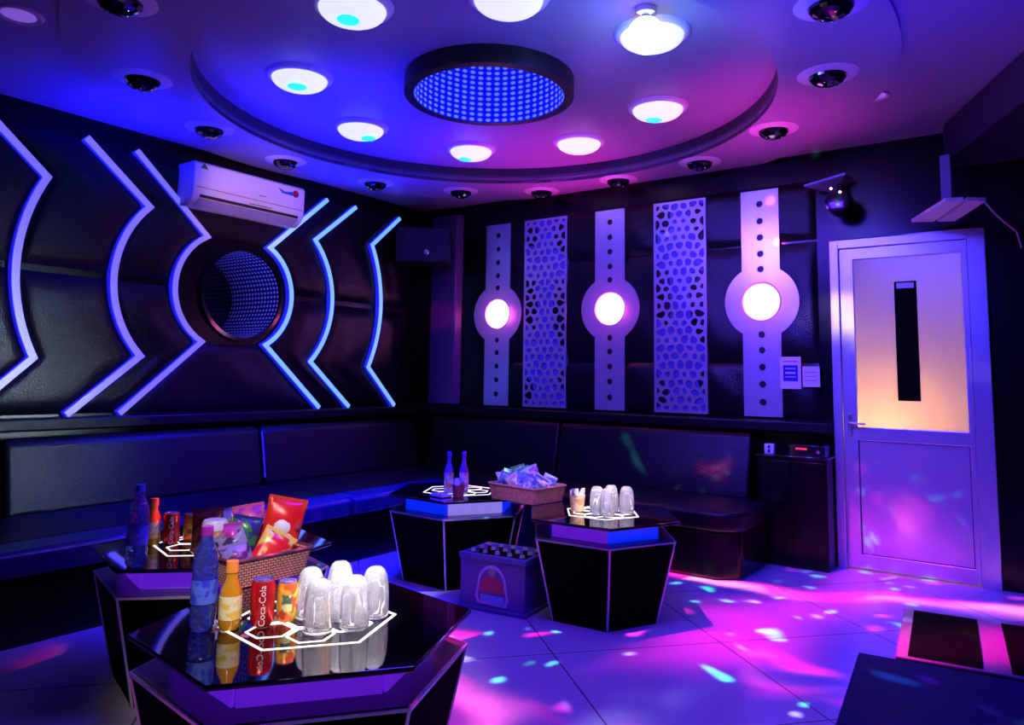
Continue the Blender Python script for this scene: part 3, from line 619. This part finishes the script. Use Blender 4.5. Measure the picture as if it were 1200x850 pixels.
# ------------------------------------------------------------------ cabinet beside the door
t = empty('storage_cabinet', (-1.40, 5.25, 0), 0, 'narrow black cabinet against the back wall between sofa and door', 'cabinet')
MB().box(-.21, .23, -.10, .11, 0, .70).build('body', M['lacquer'], t, bevel=.006)
MB().box(-.22, .24, -.11, .12, .70, .715).build('top', M['glass_black'], t, bevel=.003)
MB().box(-.20, .005, -.108, -.10, .03, .68).build('door', M['lacquer'], t, bevel=.003); MB().box(.015, .22, -.108, -.10, .03, .68).build('door', M['lacquer'], t, bevel=.003)
t = empty('white_switch_box', (-1.545, 5.21, .715), 0, 'tiny white upright box with two slots on the narrow cabinet', 'box')
MB().box(-.032, .032, -.02, .02, 0, .066).build('body', mat('white_lit_plastic', (.95, .95, 1), .3), t, bevel=.004)
MB().box(-.008, .008, -.0225, -.02, .008, .03).box(-.008, .008, -.0225, -.02, .036, .058).build('slots', M['alu_dark'], t)
t = empty('black_player', (-1.30, 5.24, .715), 0, 'black electronic box with a small red light on the narrow cabinet', 'player')
MB().box(-.10, .12, -.09, .09, 0, .075).build('case', M['black_gloss'], t, bevel=.004)
MB().box(-.06, .01, -.0925, -.09, .045, .056).build('display', mat('red_display', (.5, .02, .05), .4, emit=(1, .03, .08), es=1.2), t)
MB().lathe([(0, -.10), (.012, -.098), (.012, -.09)], 16, (.08, 0, .035), cap=False, axis='y').build('knob', M['ring_chrome'], t)

# ------------------------------------------------------------------ hexagonal tables
M['shelf'] = mat('dark_violet_metal', (.14, .12, .22), .3, .5)
M['base'] = mat('matt_black_board', (.0012, .0012, .002), .7, spec=.02)
def hexp(r_, a0=0): return [(r_*math.cos(a0+k*PI/3), r_*math.sin(a0+k*PI/3)) for k in range(6)]
em_cols = {'b': mat('blue_lit_panel', (.15, .15, .6), .2, emit=(.0, .02, 1), es=.85), 'p': mat('purple_lit_panel', (.3, .15, .5), .2, emit=(.10, .008, .55), es=.9),
           'w': mat('pale_lit_panel', (.5, .5, .8), .2, emit=(.30, .22, .85), es=.8), 'd': mat('dim_blue_panel', (.1, .1, .4), .2, emit=(0, 0, .25), es=.7)}
def bar(a, b_, r_):
    return MB().tube([a, b_], r_, 6)
def table(x, y, th, rb, rr, zr, rg, zt, cols, label, line_r, line_off=(0, 0)):
    t = empty('hexagonal_table', (x, y, 0), th, label, 'table', 'hexagonal karaoke tables')
    MB().prism(hexp(rb), 0, zr-.004, rr/rb).build('base', M['base'], t)
    A = hexp(rb); B = hexp(rr)
    for k in range(6):
        bar((A[k][0], A[k][1], .002), (B[k][0], B[k][1], zr-.002), .0055).build('corner_trim', M['trim'], t, smooth=80)
    q = MB()
    q.prism(hexp(rr+.006), zr-.010, zr-.002); q.build('rim_trim', M['trim'], t)
    MB().prism(hexp(rr-.004), zr-.002, zr+.001).build('shelf', M['shelf'], t)
    rn = rr*.79; P = hexp(rn)
    MB().prism(hexp(rn-.012), zr, zt-.014).build('neck', M['trim'], t)
    for k in range(6):
        a, b_ = Vector((*P[k], 0)), Vector((*P[(k+1) % 6], 0)); nn = Vector(((a+b_)/2)).normalized()
        a2, b2 = a.lerp(b_, .02), a.lerp(b_, .98)
        v = [(*(p_-nn*q_)[:2], z) for z in (zr+.003, zt-.016) for p_, q_ in ((a2, 0), (b2, 0), (b2, .008), (a2, .008))]
        MB().add(v, [(0, 3, 2, 1), (4, 5, 6, 7), (0, 1, 5, 4), (1, 2, 6, 5), (2, 3, 7, 6), (3, 0, 4, 7)]).build('lit_panel', em_cols[cols[k % len(cols)]], t)
    MB().prism(hexp(rg), zt-.014, zt).build('glass_top', M['glass_black'], t, bevel=.004)
    # lit honeycomb lines in the glass
    c = .866; lw = .0035; loops = []
    def ringl(r_, cx_, cy_, a0, w_):
        return [[(cx_+p[0], cy_+p[1]) for p in hexp(r_, a0)], [(cx_+p[0], cy_+p[1]) for p in hexp(r_-w_, a0)]]
    parts = [ringl(line_r, 0, 0, 0, .008)]
    s_ = line_r*.27
    for k in range(6):
        d = s_*1.732*1.06; a = PI/6+k*PI/3
        parts.append(ringl(s_, d*math.cos(a), d*math.sin(a), 0, .006))
    parts.append(ringl(s_, 0, 0, 0, .006))
    base = None; vs = MB()
    for lp in parts:
        n_ = len(vs.v); o_, i_ = lp
        vs.v += [(p[0]+line_off[0], p[1]+line_off[1], z) for z in (zt-.0005, zt+.0015) for p in o_+i_]
        for k in range(6):
            k2 = (k+1) % 6
            vs.f += [(n_+12+k, n_+12+k2, n_+18+k2, n_+18+k), (n_+k, n_+k2, n_+12+k2, n_+12+k), (n_+6+k2, n_+6+k, n_+18+k, n_+18+k2)]
    vs.build('honeycomb_lines', M['led_line'], t, recalc=False)['label'] = 'glowing cream hexagon lines'
    return t
ZT = .505
table(-1.735, 1.472, -1.195, .36, .456, .409, .471, ZT, 'pppbpp', 'nearest hexagonal glass table, crowded with drinks and upturned glasses', .245)
table(-2.811, 1.872, -1.34, .36, .456, .409, .471, ZT, 'pppbbp', 'second hexagonal table, before the left sofa, holding a tall bottle and cans', .245)
table(-2.967, 3.649, -2.14, .34, .43, .409, .445, ZT, 'bwbbbb', 'hexagonal table by the room corner, with two little bottles and a red cup', .235)
table(-1.923, 3.542, -2.028, .297, .395, .409, .425, ZT, 'pbdbbd', 'hexagonal table right of the bottle crate, with a cluster of white glasses', .205)

# ------------------------------------------------------------------ drinks
ZS = ZT+.0025
def liquid_mat(name, c, e=0): return mat(name, c, .12, coat=.8, trans=.25, emit=c if e else None, es=e)
M['water'] = mat('blue_clear_bottle', (.12, .18, 1), .04, coat=1, trans=.8, ior=1.33, bump=('v', 60, 1.0))
M['juice'] = liquid_mat('orange_juice', (.85, .38, .02))
M['cap_o'] = mat('orange_cap', (.95, .35, .05), .4); M['label_y'] = mat('yellow_label', (.9, .62, .10), .4, noise=((.9, .85, .5), 40))
M['can_red'] = mat('red_can', (.62, .01, .02), .25, .35); M['can_gold'] = mat('gold_can', (.85, .55, .06), .25, .4, noise=((.75, .10, .03), 22))
M['lid'] = mat('can_lid', (.45, .4, .8), .25, .8)
def water_bottle(x, y, s_, label, cap):
    t = empty('water_bottle', (x, y, ZS), 0, label, 'bottle', 'tall clear water bottles')
    H = .255*s_; r_ = .034*s_
    prof = [(0, .004), (r_*.8, 0), (r_, .012), (r_, .06*s_)]
    for k in range(5): z = (.06+k*.018)*s_; prof += [(r_, z), (r_*.93, z+.009*s_)]
    prof += [(r_, .155*s_), (r_*1.02, .17*s_), (r_*.85, .20*s_), (r_*.5, .232*s_), (r_*.42, H)]
    MB().lathe(prof, 28).build('body', M['water'], t, smooth=50)
    MB().lathe([(r_*1.03, .072*s_), (r_*1.03, .135*s_)], 28, cap=False).build('label', mat('blue_bottle_label', (.04, .06, .8), .35, noise=((.10, .18, .9), 30)), t, smooth=50)
    MB().lathe([(0, H+.02), (r_*.46, H+.018), (r_*.48, H-.006)], 20, cap=False).build('cap', cap, t, smooth=40)
water_bottle(-1.902, 1.243, 1.0, 'tall blue-lit water bottle with a purple cap on the nearest table', mat('purple_cap', (.30, .02, .35), .4))
water_bottle(-2.702, 1.485, 1.05, 'tall blue-lit water bottle on the second table by the left sofa', mat('blue_cap', (.05, .08, .7), .4))
def juice_bottle(x, y, s_, label):
    t = empty('juice_bottle', (x, y, ZS), .4, label, 'bottle', 'orange juice bottles')
    r_ = .030*s_; H = .155*s_
    MB().lathe([(0, .003), (r_*.85, 0), (r_, .010), (r_, .09*s_), (r_*.92, .105*s_), (r_*.55, .13*s_), (r_*.45, H)], 28).build('body', M['juice'], t, smooth=50)
    MB().lathe([(r_*1.02, .028*s_), (r_*1.02, .09*s_)], 28, cap=False).build('label', M['label_y'], t, smooth=50)
    MB().lathe([(0, H+.026), (r_*.55, H+.024), (r_*.58, H-.006)], 20, cap=False).build('cap', M['cap_o'], t, smooth=40)
juice_bottle(-1.851, 1.292, 1.0, 'orange juice bottle on the nearest table, between water bottle and red can')
juice_bottle(-2.98, 1.70, 1.02, 'orange juice bottle on the second table')
def wrap_text(body, size, r_, z, ang, m, parent, vertical=True):
    me = textmesh(body, size)
    bm = bmesh.new(); bm.from_mesh(me)
    bmesh.ops.subdivide_edges(bm, edges=[e for e in bm.edges if e.calc_length() > .004], cuts=2); 
    for v in bm.verts:
        u, w_ = v.co.x, v.co.y
        if vertical: u, w_ = -w_, u
        a = ang+u/r_; v.co = (r_*math.cos(a), r_*math.sin(a), z+w_)
    bm.to_mesh(me); bm.free(); me.name = 'lettering'
    return mkobj('lettering', me, m, parent)
def can(x, y, m, label, text=None, s_=1.0, band=None, wh=None):
    t = empty('drink_can', (x, y, ZS), 0, label, 'drink can', 'drink cans'); r_ = .0325*s_; H = .122*s_
    MB().lathe([(0, .004), (r_*.72, .004), (r_*.76, 0), (r_, .012), (r_, H-.014), (r_*.86, H-.002)], 32, cap=False).build('body', m, t, smooth=35)
    MB().lathe([(r_*.86, H-.002), (r_*.88, H+.001), (r_*.80, H), (r_*.78, H-.006), (0, H-.006)], 32, cap=False).build('lid', M['lid'], t, smooth=40)
    MB().box(-.010, .010, -.004, .016, H-.005, H-.003).build('pull_tab', M['ring_chrome'], t)
    va = math.atan2(-y, -x)
    if text: wrap_text(text, .025*s_, r_*1.012, H*.47, va, M['white_plastic'], t)
    if band:
        v = []; n_ = 12
        for k in range(n_+1):
            a = va-.5+1.0*k/n_
            for z in (.035, .085): v.append((r_*1.012*math.cos(a), r_*1.012*math.sin(a), z*s_))
        MB().add(v, [(2*k, 2*k+2, 2*k+3, 2*k+1) for k in range(n_)]).build('printed_band', band, t, smooth=60)
can(-1.810, 1.366, M['can_red'], 'red cola can with white lettering on the nearest table', 'Coca-Cola')
can(-1.787, 1.431, M['can_gold'], 'gold and red energy drink can on the nearest table, beside the glasses', s_=.88, band=mat('silver_band', (.7, .65, .3), .3, .5, noise=((.1, .15, .1), 40)))
can(-2.937, 1.755, M['can_red'], 'red cola can with white lettering on the second table', 'Coca-Cola')
can(-2.930, 1.835, M['can_gold'], 'gold and red energy drink can on the second table', s_=.88, band=mat('dark_band', (.3, .08, .02), .3, .3, noise=((.8, .5, .05), 40)))

# upturned glasses
gp = None
def tumbler(x, y, label, group, s_=1.0):
    global gp
    if gp is None:
        gp = empty('drinking_glass', (x, y, ZS), 0, None, 'glass')
        v = []; prof = [(.0385, 0), (.0400, .004), (.0400, .05), (.0378, .09), (.0335, .115), (.027, .130), (.017, .138), (0, .139)]
        mb = MB(); n_ = 72; k = len(prof)
        for i in range(n_):
            a = 2*PI*i/n_; fl = 1-.075*abs(math.sin(6*a))
            for j, (r_, z) in enumerate(prof): q = r_*(fl if 1 < j < 6 else 1); mb.v.append((q*math.cos(a), q*math.sin(a), z))
        mb.f = [(i*k+j, ((i+1) % n_)*k+j, ((i+1) % n_)*k+j+1, i*k+j+1) for i in range(n_) for j in range(k-1)]
        inner = [(.0365, .001), (.0370, .05), (.0345, .088), (.029, .110), (.018, .122), (0, .124)]
        mb2 = MB().lathe(inner, 30, cap=False); mb.add(mb2.v, mb2.f)
        mb.build('bowl', M['glassware'], gp, smooth=50)
        MB().lathe([(.0345, .0015), (.0375, 0), (.0395, .003), (.0385, .007)], 32, cap=False).build('rim', M['glassware'], gp, smooth=60)
        t = gp
    else: t = copy_tree(gp); t.location = (x, y, ZS)
    t.scale = (s_, s_, s_); t.rotation_euler = (0, 0, x*9)
    tag(t, label, 'glass', group)
G1 = 'upturned glasses on the nearest table'
for x, y, lb in ((-1.755, 1.487, 'upturned glass at the left of the cluster on the nearest table, beside the gold can'), (-1.640, 1.420, 'brightest upturned glass, at the front left of the cluster on the nearest table'),
                 (-1.745, 1.590, 'upturned glass at the back left of the cluster on the nearest table'), (-1.590, 1.505, 'upturned glass at the front right of the cluster on the nearest table'),
                 (-1.618, 1.610, 'upturned glass at the back right of the cluster on the nearest table'), (-1.678, 1.535, 'upturned glass hidden in the middle of the cluster on the nearest table')):
    tumbler(x, y, lb, G1)
G2 = 'upturned glasses on the table by the crate'
for x, y, lb in ((-1.935, 3.510, 'upturned glass at the left of the cluster on the table by the crate'), (-1.855, 3.475, 'upturned glass at the front of the cluster on the table by the crate'),
                 (-1.815, 3.610, 'upturned glass at the right of the cluster on the table by the crate'), (-1.900, 3.600, 'upturned glass at the back of the cluster on the table by the crate')):
    tumbler(x, y, lb, G2, .98)

# cups with tissues
def cup(x, y, label, body, h_=.075, r_=.034, z=ZS):
    t = empty('tissue_cup', (x, y, z), 0, label, 'cup')
    MB().lathe([(0, .003), (r_*.8, 0), (r_, h_), (r_*.94, h_), (r_*.75, .006), (0, .006)], 28, cap=False).build('cup_body', body, t, smooth=40)
    mb = MB(); rnd = random.Random(int(x*100))
    for k in range(7):
        a = k*2*PI/7+rnd.random(); q = r_*.55
        c_ = Vector((q*math.cos(a), q*math.sin(a), h_*.7)); tip = c_*1.0+Vector((.01*math.cos(a), .01*math.sin(a), h_*.3+.018+rnd.random()*.02))
        s1 = Vector((-math.sin(a), math.cos(a), 0))*.015; nn = Vector((math.cos(a), math.sin(a), 0))*.004
        mb.add([c_-s1, c_+s1, tip+s1*.5+nn, tip-s1*.7-nn, c_-s1+nn, c_+s1+nn, tip+s1*.5+nn*2, tip-s1*.7], [(0, 1, 2, 3), (7, 6, 5, 4), (0, 4, 5, 1), (1, 5, 6, 2), (2, 6, 7, 3), (3, 7, 4, 0)])
    mb.build('tissues', mat('tissue', (.85, .82, .9), .7), t, smooth=80)
cup(-2.045, 3.495, 'tan cup stuffed with white tissue on the table by the crate', mat('tan_paper', (.75, .36, .16), .6, noise=((.9, .6, .3), 30)), .085, .042)
cup(-2.810, 3.440, 'red cup stuffed with white tissue on the corner table', mat('red_paper', (.65, .10, .14), .5), .07, .038)
for i, (x, y, c) in enumerate(((-2.955, 3.525, (.95, .45, .12)), (-2.900, 3.600, (.85, .25, .45)))):
    t = empty('small_bottle', (x, y, ZS), 0, ('small bottle with an orange label, left of the pair on the corner table', 'small bottle with a pink label, right of the pair on the corner table')[i], 'bottle', 'small bottles on the corner table')
    MB().lathe([(0, .002), (.026, 0), (.028, .01), (.028, .13), (.013, .175), (.012, .225)], 24).build('body', mat('violet_glass', (.35, .2, .8), .1, trans=.4, coat=.5), t, smooth=50)
    MB().lathe([(.0288, .02), (.0288, .12)], 24, cap=False).build('label', mat('bottle_label', c, .4, noise=((.9, .8, .9), 35)), t, smooth=50)
    MB().lathe([(0, .245), (.014, .243), (.0145, .215)], 18, cap=False).build('cap', mat('violet_cap', (.1, .1, .7), .4), t, smooth=40)
tag(MB().add([(-.06, -.03, 0), (.05, -.045, 0), (.07, .03, 0), (-.04, .05, 0), (-.055, -.025, .014), (.045, -.04, .022), (.06, .025, .012), (-.035, .045, .018)], [(0, 3, 2, 1), (4, 5, 6, 7), (0, 1, 5, 4), (1, 2, 6, 5), (2, 3, 7, 6), (3, 0, 4, 7)]).build('folded_napkin', mat('lilac_napkin', (.7, .6, .85), .7), None, (-2.905, 3.39, ZS), smooth=80, bevel=.004), 'crumpled pale napkin lying on the corner table before the red cup', 'napkin')

# ------------------------------------------------------------------ baskets of snacks
def basket(x, y, rz, L_, W_2, H, label, flare=1.18, m=None):
    t = empty('wicker_basket', (x, y, ZS), rz, label, 'basket')
    base = rounded(-L_/2, L_/2, -W_2/2, W_2/2, .02, 5); top = [(a*flare, b_*flare) for a, b_ in base]; n_ = len(base)
    me = bpy.data.meshes.new('basket_body'); vs = [(*p, .0) for p in base]+[(*p, H) for p in top]+[(p[0]*.95, p[1]*.93, H) for p in top]+[(p[0]*.94, p[1]*.92, .006) for p in base]
    fs = [(i, (i+1) % n_, n_+(i+1) % n_, n_+i) for i in range(n_)]+[(n_+i, n_+(i+1) % n_, 2*n_+(i+1) % n_, 2*n_+i) for i in range(n_)]+[(2*n_+i, 2*n_+(i+1) % n_, 3*n_+(i+1) % n_, 3*n_+i) for i in range(n_)]
    fs += [tuple(range(n_))[::-1], tuple(range(3*n_, 4*n_))]
    me.from_pydata(vs, [], fs); per = [0]
    for i in range(n_): a, b_ = base[i], base[(i+1) % n_]; per.append(per[-1]+math.hypot(a[0]-b_[0], a[1]-b_[1]))
    ul = me.uv_layers.new()
    for pi, p in enumerate(me.polygons):
        for li in p.loop_indices:
            vi = me.loops[li].vertex_index; i = vi % n_
            u = per[i]
            if pi < 3*n_ and vi % n_ == 0 and pi % n_ == n_-1: u = per[n_]
            ul.data[li].uv = (u, me.vertices[vi].co.z)
    mkobj('basket_body', me, m or M['wicker'], t, smooth=40)
    MB().tube([(*p, H) for p in top]+[(*top[0], H)], .006, 8).build('rim', m or M['wicker'], t, smooth=60)
    return t
def bag(x, y, z, rx, ry, rz, w_, h_, c1, c2, label, th=.022, sc=25, group=None, extra=None):
    t = empty('snack_bag', (x, y, z), 0, label, 'snack', group); t.rotation_euler = (rx, ry, rz)
    n_ = 12; v = []
    for s_ in (1, -1):
        for j in range(n_+1):
            for i in range(n_+1):
                a, b_ = i/n_, j/n_; e = (math.sin(PI*a)**.5)*(min(1, math.sin(PI*b_)*1.5)**.8)
                pin = 1-.05*math.sin(PI*b_)*abs(2*a-1)
                v.append(((a-.5)*w_*pin, s_*(th*e+.0006)*(1+.12*math.sin(7*a+5*b_)), b_*h_))
    k = n_+1; f = []
    for s_ in (0, 1):
        o_ = s_*k*k; f += [(o_+j*k+i, o_+j*k+i+1, o_+(j+1)*k+i+1, o_+(j+1)*k+i) for j in range(n_) for i in range(n_)]
    bd = [i for i in range(k)]+[j*k+n_ for j in range(1, k)]+[n_*k+i for i in range(n_-1, -1, -1)]+[j*k for j in range(n_-1, 0, -1)]
    f += [(bd[i], bd[(i+1) % len(bd)], bd[(i+1) % len(bd)]+k*k, bd[i]+k*k) for i in range(len(bd))]
    MB().add(v, f).build('pouch', mat('snack_foil', c1, .3, .1, noise=(c2, sc)), t, smooth=70)
    MB().box(-w_/2, w_/2, -.0015, .0015, h_-.001, h_+.010).build('crimp', mat('foil_crimp', tuple(min(1, q*1.1) for q in c2), .35, .2), t)
    if extra:
        for (ex, ez, er, ec) in extra:
            MB().lathe([(0, -th-.0045), (er*.7, -th-.002), (er, -th*.55)], 20, (ex, 0, ez), cap=False, axis='y').build('printed_shape', ec, t, smooth=60)
    return t
va = math.atan2(1.9, -2.3)
BX, BY, BR = -2.268, 1.662, R(87)
basket(BX, BY, BR, .275, .235, .09, 'pinkish wicker basket of snacks bridging the two near tables', 1.14)
def inb(u, v): c, s_ = math.cos(BR), math.sin(BR); return BX+u*c-v*s_, BY+u*s_+v*c
G3 = 'snacks in the near basket'
FZ = R(56)   # bags face across the long side of the basket
wp = mat('white_print', (.85, .83, .85), .5); dk = mat('dark_print', (.1, .08, .1), .5); rp = mat('dark_red_print', (.35, .02, .05), .5)
def put(u, v, z, *a, **k): x, y = inb(u, v); return bag(x, y, ZS+z, *a, **k, group=G3)
put(.085, .000, .030, R(-8), R(12), FZ, .140, .215, (.80, .012, .02), (.80, .05, .02), 'big bright red snack bag with white print at the right of the near basket', sc=9, extra=[(0, .120, .036, wp), (-.012, .078, .040, wp), (.018, .075, .036, wp), (.050, .125, .014, rp)])
put(.040, .060, .050, R(-6), R(-8), FZ, .11, .17, (.35, .05, .5), (.75, .1, .3), 'purple and pink snack bag behind the big red bag in the near basket')
put(.000, -.050, .020, R(-14), R(30), FZ, .12, .135, (.80, .02, .03), (.85, .60, .15), 'red and yellow snack bag leaning at the front of the near basket', sc=14)
put(-.045, -.015, .030, R(-4), R(-24), FZ, .10, .13, (.05, .03, .12), (.30, .25, .45), 'black and violet snack bag in the middle of the near basket')
put(-.020, .055, .060, R(4), R(12), FZ, .10, .13, (.05, .25, .08), (.04, .03, .25), 'dark green and navy snack bag at the back of the near basket')
put(-.090, -.055, .020, R(-10), R(-12), FZ, .09, .10, (.10, .03, .16), (.25, .2, .6), 'dark violet snack packet at the left front of the near basket')
put(-.060, .02, .040, R(2), R(-5), FZ, .07, .135, (.55, .03, .35), (.5, .05, .5), 'magenta snack packet beside the noodle cup in the near basket')
x, y = inb(-.105, .075)
t = empty('noodle_cup', (x, y, ZS+.0485), 0, 'paper cup with a white lid and orange band standing up in the near basket', 'cup')
MB().lathe([(0, .0), (.030, 0), (.040, .115), (.038, .115)], 28, cap=False).build('cup_body', mat('noodle_print', (.85, .55, .25), .5, noise=((.7, .25, .12), 30)), t, smooth=40)
MB().lathe([(0, .146), (.036, .144), (.041, .135), (.042, .112)], 28, cap=False).build('lid', M['white_plastic'], t, smooth=40)
# loose bags on the second table
bag(-2.700, 1.760, ZS+.004, R(-14), R(-6), R(30), .13, .15, (.10, .02, .03), (.25, .06, .05), 'dark maroon snack bag standing on the second table behind the near bottle', group='snack bags on the second table')
bag(-2.820, 1.900, ZS+.004, R(-20), R(-8), R(30), .12, .12, (.45, .75, .10), (.75, .8, .75), 'lime green and white snack bag on the second table', group='snack bags on the second table')
bag(-2.720, 1.930, ZS+.004, R(-16), R(16), R(30), .09, .14, (.85, .80, .8), (.85, .45, .10), 'white snack bag with an orange print on the second table', group='snack bags on the second table')

# tray of snacks bridging the far tables
TX, TY, TR = -2.462, 3.635, R(-9)
mt = mat('pink_wicker', (.60, .22, .20), .5, noise=((.75, .3, .25), 60))
basket(TX, TY, TR, .34, .255, .085, 'pink shallow basket heaped with wrapped snacks, bridging the two far tables', 1.09, mt)
rnd = random.Random(5)
pal = [((.15, .25, .9), (.8, .8, 1), 'blue and white'), ((.75, .8, .9), (.1, .5, .6), 'white and teal'), ((.5, .1, .6), (.8, .7, .9), 'purple'), ((.05, .08, .4), (.3, .35, .9), 'navy'), ((.7, .75, .5), (.1, .5, .2), 'pale green'), ((.8, .3, .55), (.9, .85, .9), 'pink'), ((.8, .75, .9), (.2, .2, .8), 'silver')]
where = ['at the left end', 'at the left, second row', 'left of the middle', 'in the middle front', 'in the middle back', 'right of the middle', 'at the right front', 'at the right back', 'on the very top', 'at the far back', 'at the near edge', 'at the back left', 'between the middle and the right end', 'at the right end']
pos = [(-.14, -.03), (-.13, .05), (-.09, -.07), (-.03, -.09), (-.05, .02), (.02, -.08), (.07, -.09), (.12, .0), (.02, -.01), (.0, .08), (-.12, -.09), (-.08, .08), (.08, -.02), (.13, -.08)]
for i, (u, v) in enumerate(pos):
    c1, c2, nm = pal[i % len(pal)]; c, s_ = math.cos(TR), math.sin(TR)
    bag(TX+u*c-v*s_, TY+u*s_+v*c, ZS+.045+(.03 if i in (8, 9, 4) else 0), R(rnd.uniform(-30, 10)), R(rnd.uniform(-35, 35)), R(rnd.uniform(0, 70)), .085, .105, c1, c2,
        f'{nm} wrapped snack {where[i]} of the far basket heap', .018, 45, 'wrapped snacks in the far basket')

# ------------------------------------------------------------------ beer crate
CXc, CYc, CR = -2.385, 3.325, R(6)
t = empty('bottle_crate', (CXc, CYc, 0), CR, 'blue-violet plastic crate of capped bottles standing on the floor between two far tables', 'crate')
mc = mat('violet_crate', (.10, .09, .40), .4)
w_, d_, h_ = .385, .27, .285
MB().box(-w_/2, w_/2, -d_/2, -d_/2+.012, 0, h_).box(-w_/2, w_/2, d_/2-.012, d_/2, 0, h_).box(-w_/2, -w_/2+.012, -d_/2, d_/2, 0, h_).box(w_/2-.012, w_/2, -d_/2, d_/2, 0, h_).box(-w_/2, w_/2, -d_/2, d_/2, 0, .012).build('shell', mc, t, bevel=.004)
MB().box(-w_/2-.008, w_/2+.008, -d_/2-.008, -d_/2+.004, h_-.03, h_).box(w_/2-.004, w_/2+.008, -d_/2-.002, d_/2, h_-.03, h_).build('top_rim', mc, t, bevel=.003)
MB().box(-w_/2-.008, w_/2+.008, -d_/2-.008, -d_/2+.004, 0, .02).box(w_/2-.004, w_/2+.008, -d_/2-.002, d_/2, 0, .02).build('foot_rim', mc, t, bevel=.003)
mfy = lambda y_: (lambda u, v, q: (u, y_-q, v))
arch = [(.085*math.cos(R(a)), .135+.10*math.sin(R(a))) for a in range(0, 181, 10)]+[(-.10, .07), (-.085, .04), (.085, .035), (.10, .07)]
sheet('emblem', [arch, [(x*.86, .125+(z-.125)*.86) for x, z in arch]], .003, mfy(-d_/2-.0015), mat('pale_violet_print', (.45, .4, .9), .4), t)
sheet('emblem', [[(.07*math.cos(R(a)), .135+.045*math.sin(R(a))) for a in range(0, 181, 12)]+[(-.075, .10), (.075, .10)]], .002, mfy(-d_/2-.001), mat('crate_red_print', (.45, .03, .12), .4), t)
sheet('emblem', [[(-.07, .085), (.07, .085), (.075, .05), (-.065, .05)]], .002, mfy(-d_/2-.001), mat('crate_sky_print', (.2, .45, .95), .4), t)
sheet('emblem', [circ(.0, .2, .022, 20)], .002, mfy(-d_/2-.0012), mat('crate_green_print', (.25, .5, .3), .4), t)
bp_ = None
for i in range(5):
    for j in range(3):
        u, v = -.148+i*.074, -.085+j*.085; c, s_ = math.cos(CR), math.sin(CR); q = (CXc+u*c-v*s_, CYc+u*s_+v*c, .0135)
        if bp_ is None:
            bp_ = b1 = empty('crated_bottle', q, 0, None, 'bottle')
            MB().lathe([(0, .002), (.03, 0), (.031, .15), (.014, .215), (.0125, .27)], 20).build('body', mat('brown_bottle', (.03, .015, .01), .1, coat=.5), b1, smooth=50)
            MB().lathe([(0, .283), (.012, .282), (.0145, .268)], 16, cap=False).build('crown_cap', mat('silver_cap', (.85, .85, .95), .25, .6), b1, smooth=40)
        else: b1 = copy_tree(bp_); b1.location = q
        tag(b1, 'capped bottle in the floor crate, %s column from its left side, %s row' % (('first', 'second', 'third', 'fourth', 'fifth')[i], ('front', 'middle', 'back')[j]), 'bottle', 'capped bottles in the crate')

# ------------------------------------------------------------------ low benches at the right edge
def bench(name, loc, rz, x1, y1, z, label, inset):
    t = empty(name, loc, rz, label, 'bench')
    MB().box(0, x1, 0, y1, .06, z-.03).build('body', M['lacquer'], t, bevel=.004)
    MB().box(.03, x1, .03, y1-.03, 0, .06).build('plinth', M['black'], t)
    MB().box(-.006, x1, -.006, y1+.006, z-.03, z).build('top', inset[0], t, bevel=.004)
    for (a, b_, c, d) in inset[1]: MB().box(a, b_, c, d, z, z+.003).build('inlay', M['base'], t)
nb = mat('navy_top', (.002, .002, .09), .6, spec=.05); vt = mat('violet_frame', (.22, .05, .30), .3, .3)
bench('low_bench', (-.35, 1.22, 0), R(5.4), .95, 1.13, .45, 'dark navy low bench cut by the bottom right corner of the picture', (nb, []))
bench('low_console', (-.375, 2.42, 0), R(5.4), .90, .52, .44, 'low black console with a violet frame, behind the navy bench at the right edge', (vt, [(.025, .205, .012, .495), (.27, .88, .012, .495)]))
